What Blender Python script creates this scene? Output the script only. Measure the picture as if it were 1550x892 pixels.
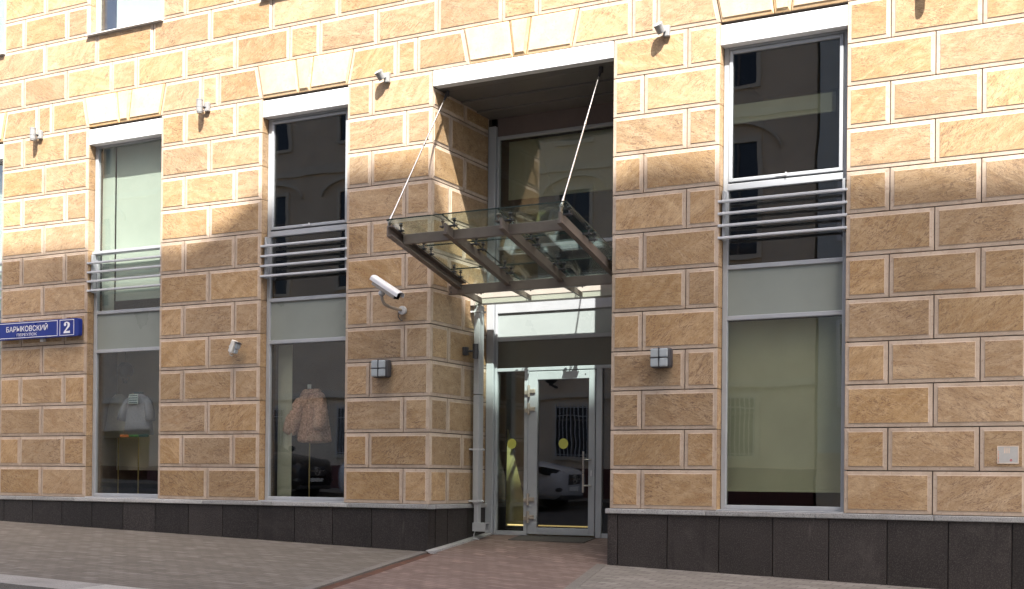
import bpy, bmesh, math, random
from mathutils import Vector, Matrix
random.seed(7)
S = 0.48                      # one stone course in metres; all numbers below are in courses
scene = bpy.context.scene
for o in list(bpy.data.objects): bpy.data.objects.remove(o)
COL = scene.collection

# ------------------------------------------------------------------ camera
cam_d = bpy.data.cameras.new('camera'); cam = bpy.data.objects.new('camera', cam_d); COL.objects.link(cam)
YAW, PIT, ROL = -0.489122727, 0.00475242530, -0.00968428558
r0 = Vector((math.cos(YAW), -math.sin(YAW), 0)); f0 = Vector((math.sin(YAW), math.cos(YAW), 0)); z0 = Vector((0, 0, 1))
f1 = f0*math.cos(PIT) + z0*math.sin(PIT); u1 = -f0*math.sin(PIT) + z0*math.cos(PIT)
R_ = r0*math.cos(ROL) - u1*math.sin(ROL); U_ = r0*math.sin(ROL) + u1*math.cos(ROL)
M = Matrix((R_, U_, -f1)).transposed().to_4x4()
M.translation = Vector((0, -29.9885835, 0.728692667))*S
cam.matrix_world = M
cam_d.sensor_width = 36; cam_d.sensor_fit = 'HORIZONTAL'
cam_d.lens = 36*1929.96/1550
cam_d.shift_y = (715.9768 - 446)/1550
cam_d.clip_start = 0.1; cam_d.clip_end = 4000
scene.camera = cam
scene.render.resolution_x = 1024; scene.render.resolution_y = 589

# ------------------------------------------------------------------ world, sun, exposure
SUNV = Vector((0.6, -1.0, 1.68)).normalized()         # towards the sun
w = bpy.data.worlds.new('World'); scene.world = w; w.use_nodes = True
nt = w.node_tree; nt.nodes.clear()
sky = nt.nodes.new('ShaderNodeTexSky'); sky.sky_type = 'NISHITA'; sky.sun_disc = False
sky.sun_elevation = math.asin(SUNV.z); sky.sun_rotation = math.atan2(SUNV.x, SUNV.y)
sky.air_density = 0.7; sky.dust_density = 5.0; sky.ozone_density = 0.3
bg = nt.nodes.new('ShaderNodeBackground'); bg.inputs['Strength'].default_value = 0.135
ow = nt.nodes.new('ShaderNodeOutputWorld')
nt.links.new(sky.outputs[0], bg.inputs[0]); nt.links.new(bg.outputs[0], ow.inputs[0])
sd = bpy.data.lights.new('sun', 'SUN'); sd.energy = 5.0; sd.angle = math.radians(0.40); sd.color = (1.0, 0.955, 0.89)
so = bpy.data.objects.new('sun', sd); COL.objects.link(so)
so.rotation_euler = SUNV.to_track_quat('Z', 'Y').to_euler(); so.location = SUNV*60
vs = scene.view_settings
vs.view_transform = 'Standard'; vs.look = 'None'; vs.gamma = 1.0; vs.exposure = 1.7; vs.use_curve_mapping = False
scene.render.engine = 'CYCLES'
scene.cycles.max_bounces = 12; scene.cycles.transparent_max_bounces = 24
scene.cycles.diffuse_bounces = 5; scene.cycles.glossy_bounces = 5

# ------------------------------------------------------------------ material helpers
class NG:
    def __init__(s, name):
        m = bpy.data.materials.new(name); m.use_nodes = True; s.m = m; s.t = m.node_tree; s.t.nodes.clear()
        s.out = s.n('ShaderNodeOutputMaterial')
    def n(s, t, **k):
        nd = s.t.nodes.new(t)
        for a, b in k.items(): setattr(nd, a, b)
        return nd
    def l(s, a, b): s.t.links.new(a, b)
    def v(s, nd, **k):
        for a, b in k.items():
            nd.inputs[a.replace('_', ' ')].default_value = b
        return nd
    def math(s, op, a, b=None, c=None, clamp=False):
        nd = s.n('ShaderNodeMath', operation=op); nd.use_clamp = clamp
        for i, x in enumerate((a, b, c)):
            if x is None: continue
            if hasattr(x, 'links'): s.l(x, nd.inputs[i])
            else: nd.inputs[i].default_value = x
        return nd.outputs[0]
    def mix(s, f, a, b, mode='MIX'):
        nd = s.n('ShaderNodeMix', data_type='RGBA', blend_type=mode)
        for i, x in ((0, f), (6, a), (7, b)):
            if hasattr(x, 'links'): s.l(x, nd.inputs[i])
            elif isinstance(x, (int, float)): nd.inputs[i].default_value = x
            else: nd.inputs[i].default_value = (*x, 1)
        return nd.outputs[2]
    def ramp(s, f, p0, p1):
        nd = s.n('ShaderNodeMapRange'); s.l(f, nd.inputs[0]); nd.inputs[1].default_value = p0; nd.inputs[2].default_value = p1
        nd.interpolation_type = 'SMOOTHSTEP'; return nd.outputs[0]
    def obj(s, scale=(1, 1, 1), rot=(0, 0, 0), rnd=None):
        tc = s.n('ShaderNodeTexCoord'); src = tc.outputs['Object']
        if rnd:
            at = s.n('ShaderNodeAttribute', attribute_name='rnd')
            vm = s.n('ShaderNodeVectorMath', operation='SCALE'); vm.inputs[0].default_value = rnd; s.l(at.outputs['Fac'], vm.inputs['Scale'])
            ad = s.n('ShaderNodeVectorMath', operation='ADD'); s.l(src, ad.inputs[0]); s.l(vm.outputs[0], ad.inputs[1]); src = ad.outputs[0]
        if rot != (0, 0, 0):
            mr = s.n('ShaderNodeMapping'); mr.inputs['Rotation'].default_value = rot; s.l(src, mr.inputs[0]); src = mr.outputs[0]
        mp = s.n('ShaderNodeMapping'); mp.inputs['Scale'].default_value = scale; s.l(src, mp.inputs[0]); return mp.outputs[0]
    def noise(s, vec, scale, detail=4, rough=0.55, dist=0.0):
        nd = s.n('ShaderNodeTexNoise'); s.l(vec, nd.inputs['Vector']); s.v(nd, Scale=scale, Detail=detail, Roughness=rough, Distortion=dist); return nd.outputs[0]
    def bump(s, h, strength, dist):
        nd = s.n('ShaderNodeBump'); s.l(h, nd.inputs['Height']); nd.inputs['Strength'].default_value = strength; nd.inputs['Distance'].default_value = dist; return nd.outputs[0]
    def pbr(s, col, rough=0.6, metal=0.0, normal=None, spec=0.5, emit=None):
        p = s.n('ShaderNodeBsdfPrincipled')
        if hasattr(col, 'links'): s.l(col, p.inputs['Base Color'])
        else: p.inputs['Base Color'].default_value = (*col, 1)
        if hasattr(rough, 'links'): s.l(rough, p.inputs['Roughness'])
        else: p.inputs['Roughness'].default_value = rough
        p.inputs['Metallic'].default_value = metal; p.inputs['Specular IOR Level'].default_value = spec
        if normal: s.l(normal, p.inputs['Normal'])
        if emit: p.inputs['Emission Color'].default_value = (*emit[0], 1); p.inputs['Emission Strength'].default_value = emit[1]
        s.l(p.outputs[0], s.out.inputs[0]); return s.m

def simple(name, col, rough=0.6, metal=0.0, var=0.12, scale=8.0, bump=0.0, spec=0.5, emit=None):
    g = NG(name); v = g.obj()
    n = g.noise(v, scale, 5, 0.6)
    c = g.mix(g.ramp(n, 0.3, 0.7), tuple(x*(1-var) for x in col), tuple(min(1, x*(1+var)) for x in col))
    rr = g.math('MULTIPLY_ADD', n, 0.25, rough-0.125, clamp=True)
    nm = g.bump(g.noise(v, scale*12, 3), bump, 0.004) if bump else None
    return g.pbr(c, rr, metal, nm, spec, emit)

def stone_panel(name, c_lo, c_hi, dark, rust, light=(0.56, 0.42, 0.26)):
    g = NG(name); RN = (37.3, 11.7, 23.9)
    at = g.n('ShaderNodeAttribute', attribute_name='rnd'); rnd = at.outputs['Fac']
    # every slab is cut at its own angle to the grain
    def grained(scale, a0, a1, k):
        tc = g.n('ShaderNodeTexCoord')
        vm = g.n('ShaderNodeVectorMath', operation='SCALE'); vm.inputs[0].default_value = RN; g.l(rnd, vm.inputs['Scale'])
        ad = g.n('ShaderNodeVectorMath', operation='ADD'); g.l(tc.outputs['Object'], ad.inputs[0]); g.l(vm.outputs[0], ad.inputs[1])
        vr = g.n('ShaderNodeVectorRotate', rotation_type='Y_AXIS'); g.l(ad.outputs[0], vr.inputs['Vector'])
        rr = g.math('FRACT', g.math('MULTIPLY', rnd, k)); g.l(g.math('MULTIPLY_ADD', rr, a1-a0, a0), vr.inputs['Angle'])
        mp = g.n('ShaderNodeMapping'); mp.inputs['Scale'].default_value = scale; g.l(vr.outputs[0], mp.inputs[0]); return mp.outputs[0]
    st = grained((1.0, 1.6, 3.0), -0.55, 0.95, 5.31)
    st2 = grained((1.5, 2.4, 4.6), -0.65, 0.9, 9.13)
    st3 = grained((2.6, 4.0, 11.0), -0.6, 0.95, 9.13)
    iso = g.obj((1, 1, 1), (0, 0, 0), RN)
    a = g.noise(st, 1.5, 9, 0.66, 1.8)
    b = g.noise(st2, 3.0, 9, 0.70, 2.4)
    c = g.noise(iso, 1.7, 4, 0.6, 0.8)
    d3 = g.noise(st3, 4.0, 7, 0.72, 1.6)
    e = g.noise(st2, 1.3, 8, 0.74, 2.6)
    gr = g.noise(iso, 26, 5, 0.75, 0.6)
    sp = g.noise(iso, 75, 2, 0.7)
    base = g.mix(g.ramp(a, 0.36, 0.64), c_lo, c_hi)
    base = g.mix(g.math('MULTIPLY', g.ramp(e, 0.50, 0.70), 0.48), base, rust)
    base = g.mix(g.math('MULTIPLY', g.ramp(e, 0.47, 0.36), 0.45), base, light)
    patch = g.ramp(c, 0.42, 0.60)
    def veins(n, mid, wd):
        return g.math('SUBTRACT', 1.0, g.ramp(g.math('ABSOLUTE', g.math('SUBTRACT', n, mid)), 0.003, wd))
    brown = tuple(0.8*x+0.2*y for x, y in zip(dark, rust))
    base = g.mix(g.math('MULTIPLY', veins(b, 0.45, 0.032), g.math('MULTIPLY_ADD', patch, 0.65, 0.20)), base, brown)
    base = g.mix(g.math('MULTIPLY', veins(b, 0.57, 0.028), g.math('MULTIPLY_ADD', patch, -0.55, 0.70)), base, brown)
    base = g.mix(g.math('MULTIPLY', g.math('MULTIPLY', g.ramp(d3, 0.555, 0.615), g.math('MULTIPLY_ADD', patch, 0.6, 0.4)), 0.80), base, brown)
    base = g.mix(g.math('MULTIPLY', g.ramp(d3, 0.42, 0.34), 0.35), base, light)
    blot = g.math('MULTIPLY', g.ramp(g.noise(st2, 1.9, 8, 0.8, 2.8), 0.60, 0.68), g.ramp(c, 0.54, 0.66))
    base = g.mix(g.math('MULTIPLY', blot, 0.85), base, dark)
    base = g.mix(g.math('MULTIPLY', g.ramp(gr, 0.55, 0.68), 0.45), base, brown)
    base = g.mix(g.math('MULTIPLY', g.ramp(sp, 0.56, 0.70), 0.25), base, dark)
    tone = g.math('MULTIPLY_ADD', rnd, 0.30, 0.87)
    wx = g.noise(g.obj((1.0, 1.0, 0.35)), 0.9, 4, 0.6)
    tone = g.math('MULTIPLY', tone, g.math('MULTIPLY_ADD', g.ramp(wx, 0.35, 0.7), -0.12, 1.06))
    hs = g.n('ShaderNodeHueSaturation'); g.l(base, hs.inputs['Color']); g.l(tone, hs.inputs['Value'])
    r2 = g.math('FRACT', g.math('MULTIPLY', rnd, 7.77)); g.l(g.math('MULTIPLY_ADD', r2, 0.14, 0.91), hs.inputs['Saturation'])
    nm = g.bump(g.math('ADD', a, g.math('MULTIPLY', sp, 0.4)), 0.10, 0.008)
    return g.pbr(hs.outputs[0], g.math('MULTIPLY_ADD', a, 0.25, 0.38), 0, nm, 0.3)

def stone_border(name, c0, c1, dirt):
    g = NG(name); wx = None; iso = g.obj((1, 1, 1), (0, 0, 0), (17.3, 31.7, 3.9)); st = g.obj((1, 1, 0.3))
    n = g.noise(iso, 5, 5, 0.65); sp = g.noise(iso, 90, 2, 0.6); sp2 = g.noise(iso, 28, 3, 0.6)
    c = g.mix(g.ramp(n, 0.35, 0.65), c0, c1)
    c = g.mix(g.math('MULTIPLY', g.ramp(sp2, 0.56, 0.72), 0.45), c, dirt)
    c = g.mix(g.math('MULTIPLY', g.ramp(g.noise(g.obj((1, 1, 0.5)), 2.2, 5, 0.65), 0.5, 0.72), 0.35), c, dirt)
    c = g.mix(g.math('MULTIPLY', g.ramp(sp, 0.58, 0.7), 0.3), c, dirt)
    at = g.n('ShaderNodeAttribute', attribute_name='rnd')
    hs = g.n('ShaderNodeHueSaturation'); g.l(c, hs.inputs['Color'])
    g.l(g.math('MULTIPLY_ADD', g.math('FRACT', g.math('MULTIPLY', at.outputs['Fac'], 3.3)), 0.16, 0.92), hs.inputs['Value'])
    return g.pbr(hs.outputs[0], 0.7, 0, g.bump(g.math('ADD', sp, sp2), 0.15, 0.003), 0.25)

def granite(name, c0, c1, fleck, rough=0.5):
    g = NG(name); iso = g.obj((1, 1, 1), (0, 0, 0), (7.3, 11.7, 3.9))
    n = g.noise(iso, 2.2, 5, 0.65); sp = g.noise(iso, 85, 3, 0.75); dr = g.noise(g.obj((3.0, 3.0, 0.25)), 1.6, 5, 0.6, 0.6)
    c = g.mix(g.ramp(n, 0.3, 0.7), c0, c1)
    c = g.mix(g.ramp(sp, 0.50, 0.62), c, fleck)
    c = g.mix(g.math('MULTIPLY', g.ramp(g.noise(iso, 40, 3, 0.7), 0.55, 0.7), 0.4), c, fleck)
    c = g.mix(g.math('MULTIPLY', g.ramp(dr, 0.55, 0.7), 0.35), c, tuple(x*0.5 for x in c0))
    c = g.mix(g.math('MULTIPLY', g.ramp(g.noise(iso, 1.1, 6, 0.7, 1.0), 0.58, 0.75), 0.30), c, tuple(x*1.5 for x in fleck))
    c = g.mix(g.math('MULTIPLY', g.math('MULTIPLY', g.ramp(g.noise(g.obj((7, 7, 0.6)), 1.5, 4, 0.6, 0.4), 0.60, 0.72), g.ramp(g.noise(iso, 1.6, 4, 0.6), 0.45, 0.6)), 0.40), c, tuple(min(1, x*1.7) for x in fleck))
    at = g.n('ShaderNodeAttribute', attribute_name='rnd')
    hs = g.n('ShaderNodeHueSaturation'); g.l(c, hs.inputs['Color'])
    g.l(g.math('MULTIPLY_ADD', at.outputs['Fac'], 0.6, 0.7), hs.inputs['Value'])
    return g.pbr(hs.outputs[0], rough, 0, g.bump(sp, 0.12, 0.002), 0.4)

def paving(name, c1, c2, mortar, bw, bh, rot=0.0, light=(0.4, 0.36, 0.3), lamt=0.5):
    g = NG(name); v = g.obj((1, 1, 1), (0, 0, rot))
    b = g.n('ShaderNodeTexBrick'); g.l(v, b.inputs['Vector'])
    b.offset = 0.5
    g.v(b, Color1=(0, 0, 0, 1), Color2=(1, 1, 1, 1), Mortar=(0.5, 0.5, 0.5, 1), Scale=1.0, Mortar_Size=0.007, Mortar_Smooth=0.2, Bias=0.0, Brick_Width=bw, Row_Height=bh)
    f = b.outputs['Fac']; rn = b.outputs['Color']
    big = g.noise(g.obj(), 0.55, 5, 0.6); mid = g.noise(g.obj(), 4.0, 4, 0.6); sp = g.noise(g.obj(), 120, 2, 0.7)
    t = g.math('MULTIPLY_ADD', g.math('SUBTRACT', rn, 0.5), 0.75, g.math('MULTIPLY_ADD', big, 0.5, 0.25))
    c = g.mix(g.ramp(t, 0.05, 0.95), c1, c2)
    c = g.mix(g.math('MULTIPLY', g.ramp(rn, 0.86, 1.0), lamt), c, light)
    c = g.mix(g.math('MULTIPLY', g.ramp(mid, 0.55, 0.75), 0.3), c, tuple(x*0.55 for x in c1))
    c = g.mix(g.math('MULTIPLY', g.ramp(sp, 0.5, 0.7), 0.3), c, tuple(x*0.6 for x in c1))
    vo = g.n('ShaderNodeTexVoronoi'); g.l(g.obj(), vo.inputs['Vector']); vo.inputs['Scale'].default_value = 2.2
    c = g.mix(g.math('MULTIPLY', g.math('SUBTRACT', 1.0, g.ramp(vo.outputs['Distance'], 0.035, 0.06)), 0.55), c, tuple(x*0.4 for x in c1))
    c = g.mix(g.math('MULTIPLY', g.ramp(g.noise(g.obj((0.5, 1.6, 1)), 1.3, 6, 0.7, 1.0), 0.52, 0.72), 0.35), c, tuple(x*0.6 for x in c1))
    c = g.mix(g.math('MULTIPLY', f, 0.75), c, mortar)
    h = g.math('ADD', g.math('MULTIPLY', f, -1.0), g.math('MULTIPLY', sp, 0.25))
    return g.pbr(c, 0.75, 0, g.bump(h, 0.5, 0.004), 0.3)

def glass(name, tint, refl=1.0, wob=0.02, ior=1.52):
    g = NG(name)
    lw = g.n('ShaderNodeLayerWeight'); lw.inputs[0].default_value = 0.5
    f0 = ((ior-1)/(ior+1))**2
    fr = g.math('MULTIPLY_ADD', g.math('POWER', lw.outputs['Facing'], 5.0), 1-f0, f0)
    nm = g.bump(g.noise(g.obj((0.6, 1, 1.0)), 1.3, 2, 0.4), wob, 0.05)
    tr = g.n('ShaderNodeBsdfTransparent'); tr.inputs[0].default_value = (*tint, 1)
    gl = g.n('ShaderNodeBsdfGlossy'); gl.inputs['Roughness'].default_value = 0.0; gl.inputs[0].default_value = (1, 1, 1, 1)
    g.l(nm, gl.inputs['Normal'])
    mx = g.n('ShaderNodeMixShader'); g.l(g.math('MULTIPLY', fr, refl, clamp=True), mx.inputs[0])
    g.l(tr.outputs[0], mx.inputs[1]); g.l(gl.outputs[0], mx.inputs[2]); g.l(mx.outputs[0], g.out.inputs[0])
    return g.m

MT = {}
MT['panel'] = stone_panel('golden_granite', (0.35, 0.23, 0.116), (0.44, 0.31, 0.175), (0.09, 0.055, 0.05), (0.33, 0.175, 0.068))
MT['border'] = stone_border('pecked_granite_margin', (0.425, 0.34, 0.26), (0.50, 0.405, 0.32), (0.28, 0.18, 0.12))
MT['vpanel'] = stone_border('pale_granite', (0.47, 0.385, 0.275), (0.53, 0.44, 0.325), (0.40, 0.28, 0.17))
MT['vborder'] = stone_panel('golden_margin', (0.50, 0.33, 0.17), (0.58, 0.42, 0.24), (0.34, 0.22, 0.13), (0.5, 0.3, 0.13))
MT['joint'] = simple('dark_joint', (0.10, 0.075, 0.06), 0.9)
MT['granite'] = granite('dark_granite', (0.016, 0.0135, 0.0125), (0.026, 0.022, 0.0205), (0.062, 0.054, 0.049), 0.5)
MT['string'] = granite('grey_granite', (0.33, 0.33, 0.32), (0.44, 0.44, 0.43), (0.2, 0.2, 0.2), 0.5)
MT['alu'] = simple('anodised_aluminium', (0.365, 0.385, 0.405), 0.42, 0.1, 0.05, 3.0)
MT['slat'] = simple('pale_grey_slat', (0.52, 0.54, 0.56), 0.45, 0.0, 0.04, 3.0)
MT['steel'] = simple('stainless_steel', (0.62, 0.60, 0.57), 0.28, 1.0, 0.06, 6.0)
MT['white'] = simple('white_coated_metal', (0.74, 0.75, 0.76), 0.45, 0.0, 0.03, 2.0)
MT['grey_paint'] = simple('grey_coated_metal', (0.36, 0.37, 0.38), 0.5, 0.0, 0.06, 3.0)
MT['bronze'] = simple('bronze_painted_steel', (0.175, 0.143, 0.122), 0.45, 0.2, 0.10, 4.0)
MT['cream'] = simple('cream_gutter_metal', (0.35, 0.325, 0.285), 0.5, 0.0, 0.06, 3.0)
MT['soffit'] = simple('soffit_metal', (0.20, 0.188, 0.178), 0.35, 0.4, 0.08, 2.0)
MT['header'] = simple('plum_header_panel', (0.15, 0.118, 0.11), 0.5, 0.0, 0.08, 2.0)
MT['dark'] = simple('dark_room', (0.045, 0.038, 0.033), 0.8)
MT['roomwall'] = simple('room_wall', (0.16, 0.14, 0.11), 0.85)
MT['backdrop'] = simple('pale_backdrop', (0.68, 0.62, 0.52), 0.9, 0, 0.06, 1.0)
MT['rubber'] = simple('black_rubber', (0.02, 0.02, 0.02), 0.6)
MT['blind'] = simple('mint_blind_fabric', (0.42, 0.47, 0.42), 0.85, 0, 0.04, 2.0)
MT['blind_olive'] = simple('olive_blind_fabric', (0.37, 0.37, 0.29), 0.85, 0, 0.06, 2.0)
MT['spandrel'] = simple('frosted_panel', (0.23, 0.255, 0.23), 0.3, 0, 0.05, 1.2)
MT['spandrel_dark'] = simple('olive_grey_panel', (0.12, 0.117, 0.096), 0.22, 0, 0.05, 1.2)
MT['spandrel_pale'] = simple('pale_blue_panel', (0.28, 0.32, 0.315), 0.3, 0, 0.05, 1.2)
MT['glass'] = glass('window_glass', (0.96, 0.98, 0.96), 2.7, 0.03)
MT['glass_dark'] = glass('smoked_glass', (0.55, 0.55, 0.52), 2.4, 0.04)
MT['glass_green'] = glass('green_tinted_glass', (0.89, 0.91, 0.86), 2.0, 0.03)
MT['canopy_glass'] = glass('canopy_glass', (0.87, 0.945, 0.915), 1.4, 0.0)
MT['glass_edge'] = simple('glass_edge', (0.025, 0.04, 0.036), 0.15)
MT['pave_grey'] = paving('grey_brown_pavers', (0.125, 0.110, 0.090), (0.175, 0.158, 0.132), (0.07, 0.058, 0.048), 0.21, 0.105, 0.0, (0.25, 0.23, 0.205), 0.32)
MT['pave_pale'] = paving('pale_grey_pavers', (0.17, 0.155, 0.135), (0.235, 0.215, 0.19), (0.055, 0.048, 0.042), 0.24, 0.12, 0.04, (0.28, 0.265, 0.24), 0.4)
MT['pave_red'] = paving('red_pavers', (0.140, 0.100, 0.083), (0.200, 0.150, 0.127), (0.08, 0.05, 0.042), 0.20, 0.10, 0.26, (0.28, 0.20, 0.165), 0.45)
MT['kerb'] = granite('kerb_granite', (0.36, 0.345, 0.315), (0.46, 0.445, 0.41), (0.26, 0.24, 0.22), 0.7)
MT['edging'] = granite('edging_granite', (0.15, 0.138, 0.12), (0.20, 0.185, 0.16), (0.1, 0.09, 0.08), 0.75)
MT['asphalt'] = granite('asphalt', (0.042, 0.041, 0.040), (0.055, 0.053, 0.05), (0.09, 0.088, 0.085), 0.85)
MT['rust'] = simple('rusty_steel', (0.085, 0.036, 0.02), 0.9, 0.0, 0.4, 9.0, 0.4)
MT['mat'] = simple('dark_door_mat', (0.06, 0.055, 0.048), 0.95, 0, 0.2, 30.0, 0.6)
MT['blue'] = simple('blue_sign_enamel', (0.012, 0.028, 0.21), 0.3, 0, 0.06, 3.0)
MT['lettering'] = simple('white_lettering', (0.80, 0.80, 0.82), 0.5, 0, 0.02)
MT['offwhite'] = simple('offwhite_plastic', (0.62, 0.60, 0.54), 0.45, 0, 0.05, 5.0)
MT['lightgrey'] = simple('light_grey_plastic', (0.50, 0.51, 0.52), 0.45, 0, 0.06, 5.0)
MT['lampgrey'] = simple('lamp_grey', (0.26, 0.265, 0.265), 0.5, 0, 0.06, 5.0)
MT['darkgrey'] = simple('dark_grey_plastic', (0.045, 0.045, 0.05), 0.5, 0, 0.1, 5.0)
MT['diffuser'] = simple('grey_diffuser_glass', (0.36, 0.40, 0.42), 0.22, 0, 0.05, 5.0)
MT['lens'] = simple('black_lens_glass', (0.01, 0.01, 0.012), 0.08)
MT['yellow'] = simple('yellow_green_sticker', (0.50, 0.50, 0.10), 0.6, 0, 0.05)
MT['beam_col'] = simple('yellow_beam', (0.42, 0.37, 0.16), 0.8, 0, 0.15, 2.5)  # uplight glow put into the colour of the beam panel
MT['warm'] = simple('warm_light_strip', (0.9, 0.8, 0.5), 0.5, 0, 0.02, emit=((1.0, 0.74, 0.30), 0.45))
MT['brass'] = simple('brass', (0.52, 0.40, 0.16), 0.35, 0.9, 0.08)
MT['hinge'] = simple('hinge_metal', (0.42, 0.37, 0.31), 0.45, 0.5, 0.1)
MT['orange'] = simple('orange_print', (0.66, 0.28, 0.16), 0.6)
MT['paleorange'] = simple('pale_orange_print', (0.62, 0.52, 0.42), 0.6)
MT['red'] = simple('red_print', (0.45, 0.05, 0.06), 0.5)
def fur():
    g = NG('teddy_fleece'); v = g.obj()
    a = g.noise(v, 38, 4, 0.7, 0.8); b = g.noise(v, 140, 2, 0.7); c = g.noise(v, 6, 3)
    col = g.mix(g.ramp(a, 0.35, 0.65), (0.34, 0.19, 0.135), (0.78, 0.50, 0.38))
    col = g.mix(g.math('MULTIPLY', g.ramp(c, 0.5, 0.7), 0.3), col, (0.70, 0.54, 0.42))
    return g.pbr(col, 0.95, 0, g.bump(g.math('ADD', a, g.math('MULTIPLY', b, 0.5)), 1.0, 0.02), 0.1)
MT['fur'] = fur()
MT['greyknit'] = simple('grey_knit', (0.25, 0.26, 0.30), 0.95, 0, 0.12, 40.0, 0.6)
MT['beigecloth'] = simple('beige_cloth', (0.50, 0.47, 0.40), 0.95, 0, 0.08, 20.0, 0.4)
MT['teal'] = simple('teal_cloth', (0.02, 0.08, 0.11), 0.9)
MT['tagprint'] = simple('white_tag', (0.55, 0.62, 0.60), 0.6)
MT['platewhite'] = simple('faded_white_plate', (0.43, 0.43, 0.41), 0.6, 0, 0.08, 6.0)
MT['multi'] = simple('orange_trim', (0.55, 0.16, 0.05), 0.9)
MT['green'] = simple('green_trim', (0.05, 0.22, 0.07), 0.9)
MT['globe'] = simple('dark_globe', (0.045, 0.045, 0.05), 0.35)
MT['beige_wall'] = simple('beige_render', (0.66, 0.55, 0.42), 0.9, 0, 0.06, 1.5, 0.2)
MT['cream_trim'] = simple('cream_moulding', (0.64, 0.57, 0.46), 0.85, 0, 0.05, 2.0)
MT['oxblood'] = simple('oxblood_base', (0.11, 0.035, 0.03), 0.7, 0, 0.1, 2.0)
MT['oldglass'] = simple('dim_window', (0.03, 0.035, 0.045), 0.08)
MT['woodframe'] = simple('window_frame_paint', (0.12, 0.10, 0.09), 0.6)
MT['roofmetal'] = simple('roof_sheet', (0.16, 0.17, 0.18), 0.5, 0.3)
MT['carpaint'] = simple('white_car_paint', (0.50, 0.51, 0.54), 0.18, 0, 0.01, 1.0)
MT['carblack'] = simple('black_car_paint', (0.02, 0.018, 0.02), 0.15, 0, 0.01, 1.0)
MT['grass'] = simple('lawn_green', (0.10, 0.27, 0.03), 0.9, 0, 0.3, 6.0, 0.8)
MT['leaf'] = simple('leaf_green', (0.05, 0.10, 0.025), 0.8, 0, 0.35, 3.0)
MT['bark'] = simple('bark', (0.09, 0.065, 0.045), 0.9, 0, 0.25, 6.0, 0.5)
MT['palewall'] = simple('pale_render', (0.55, 0.57, 0.55), 0.9, 0, 0.04, 1.0)

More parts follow.
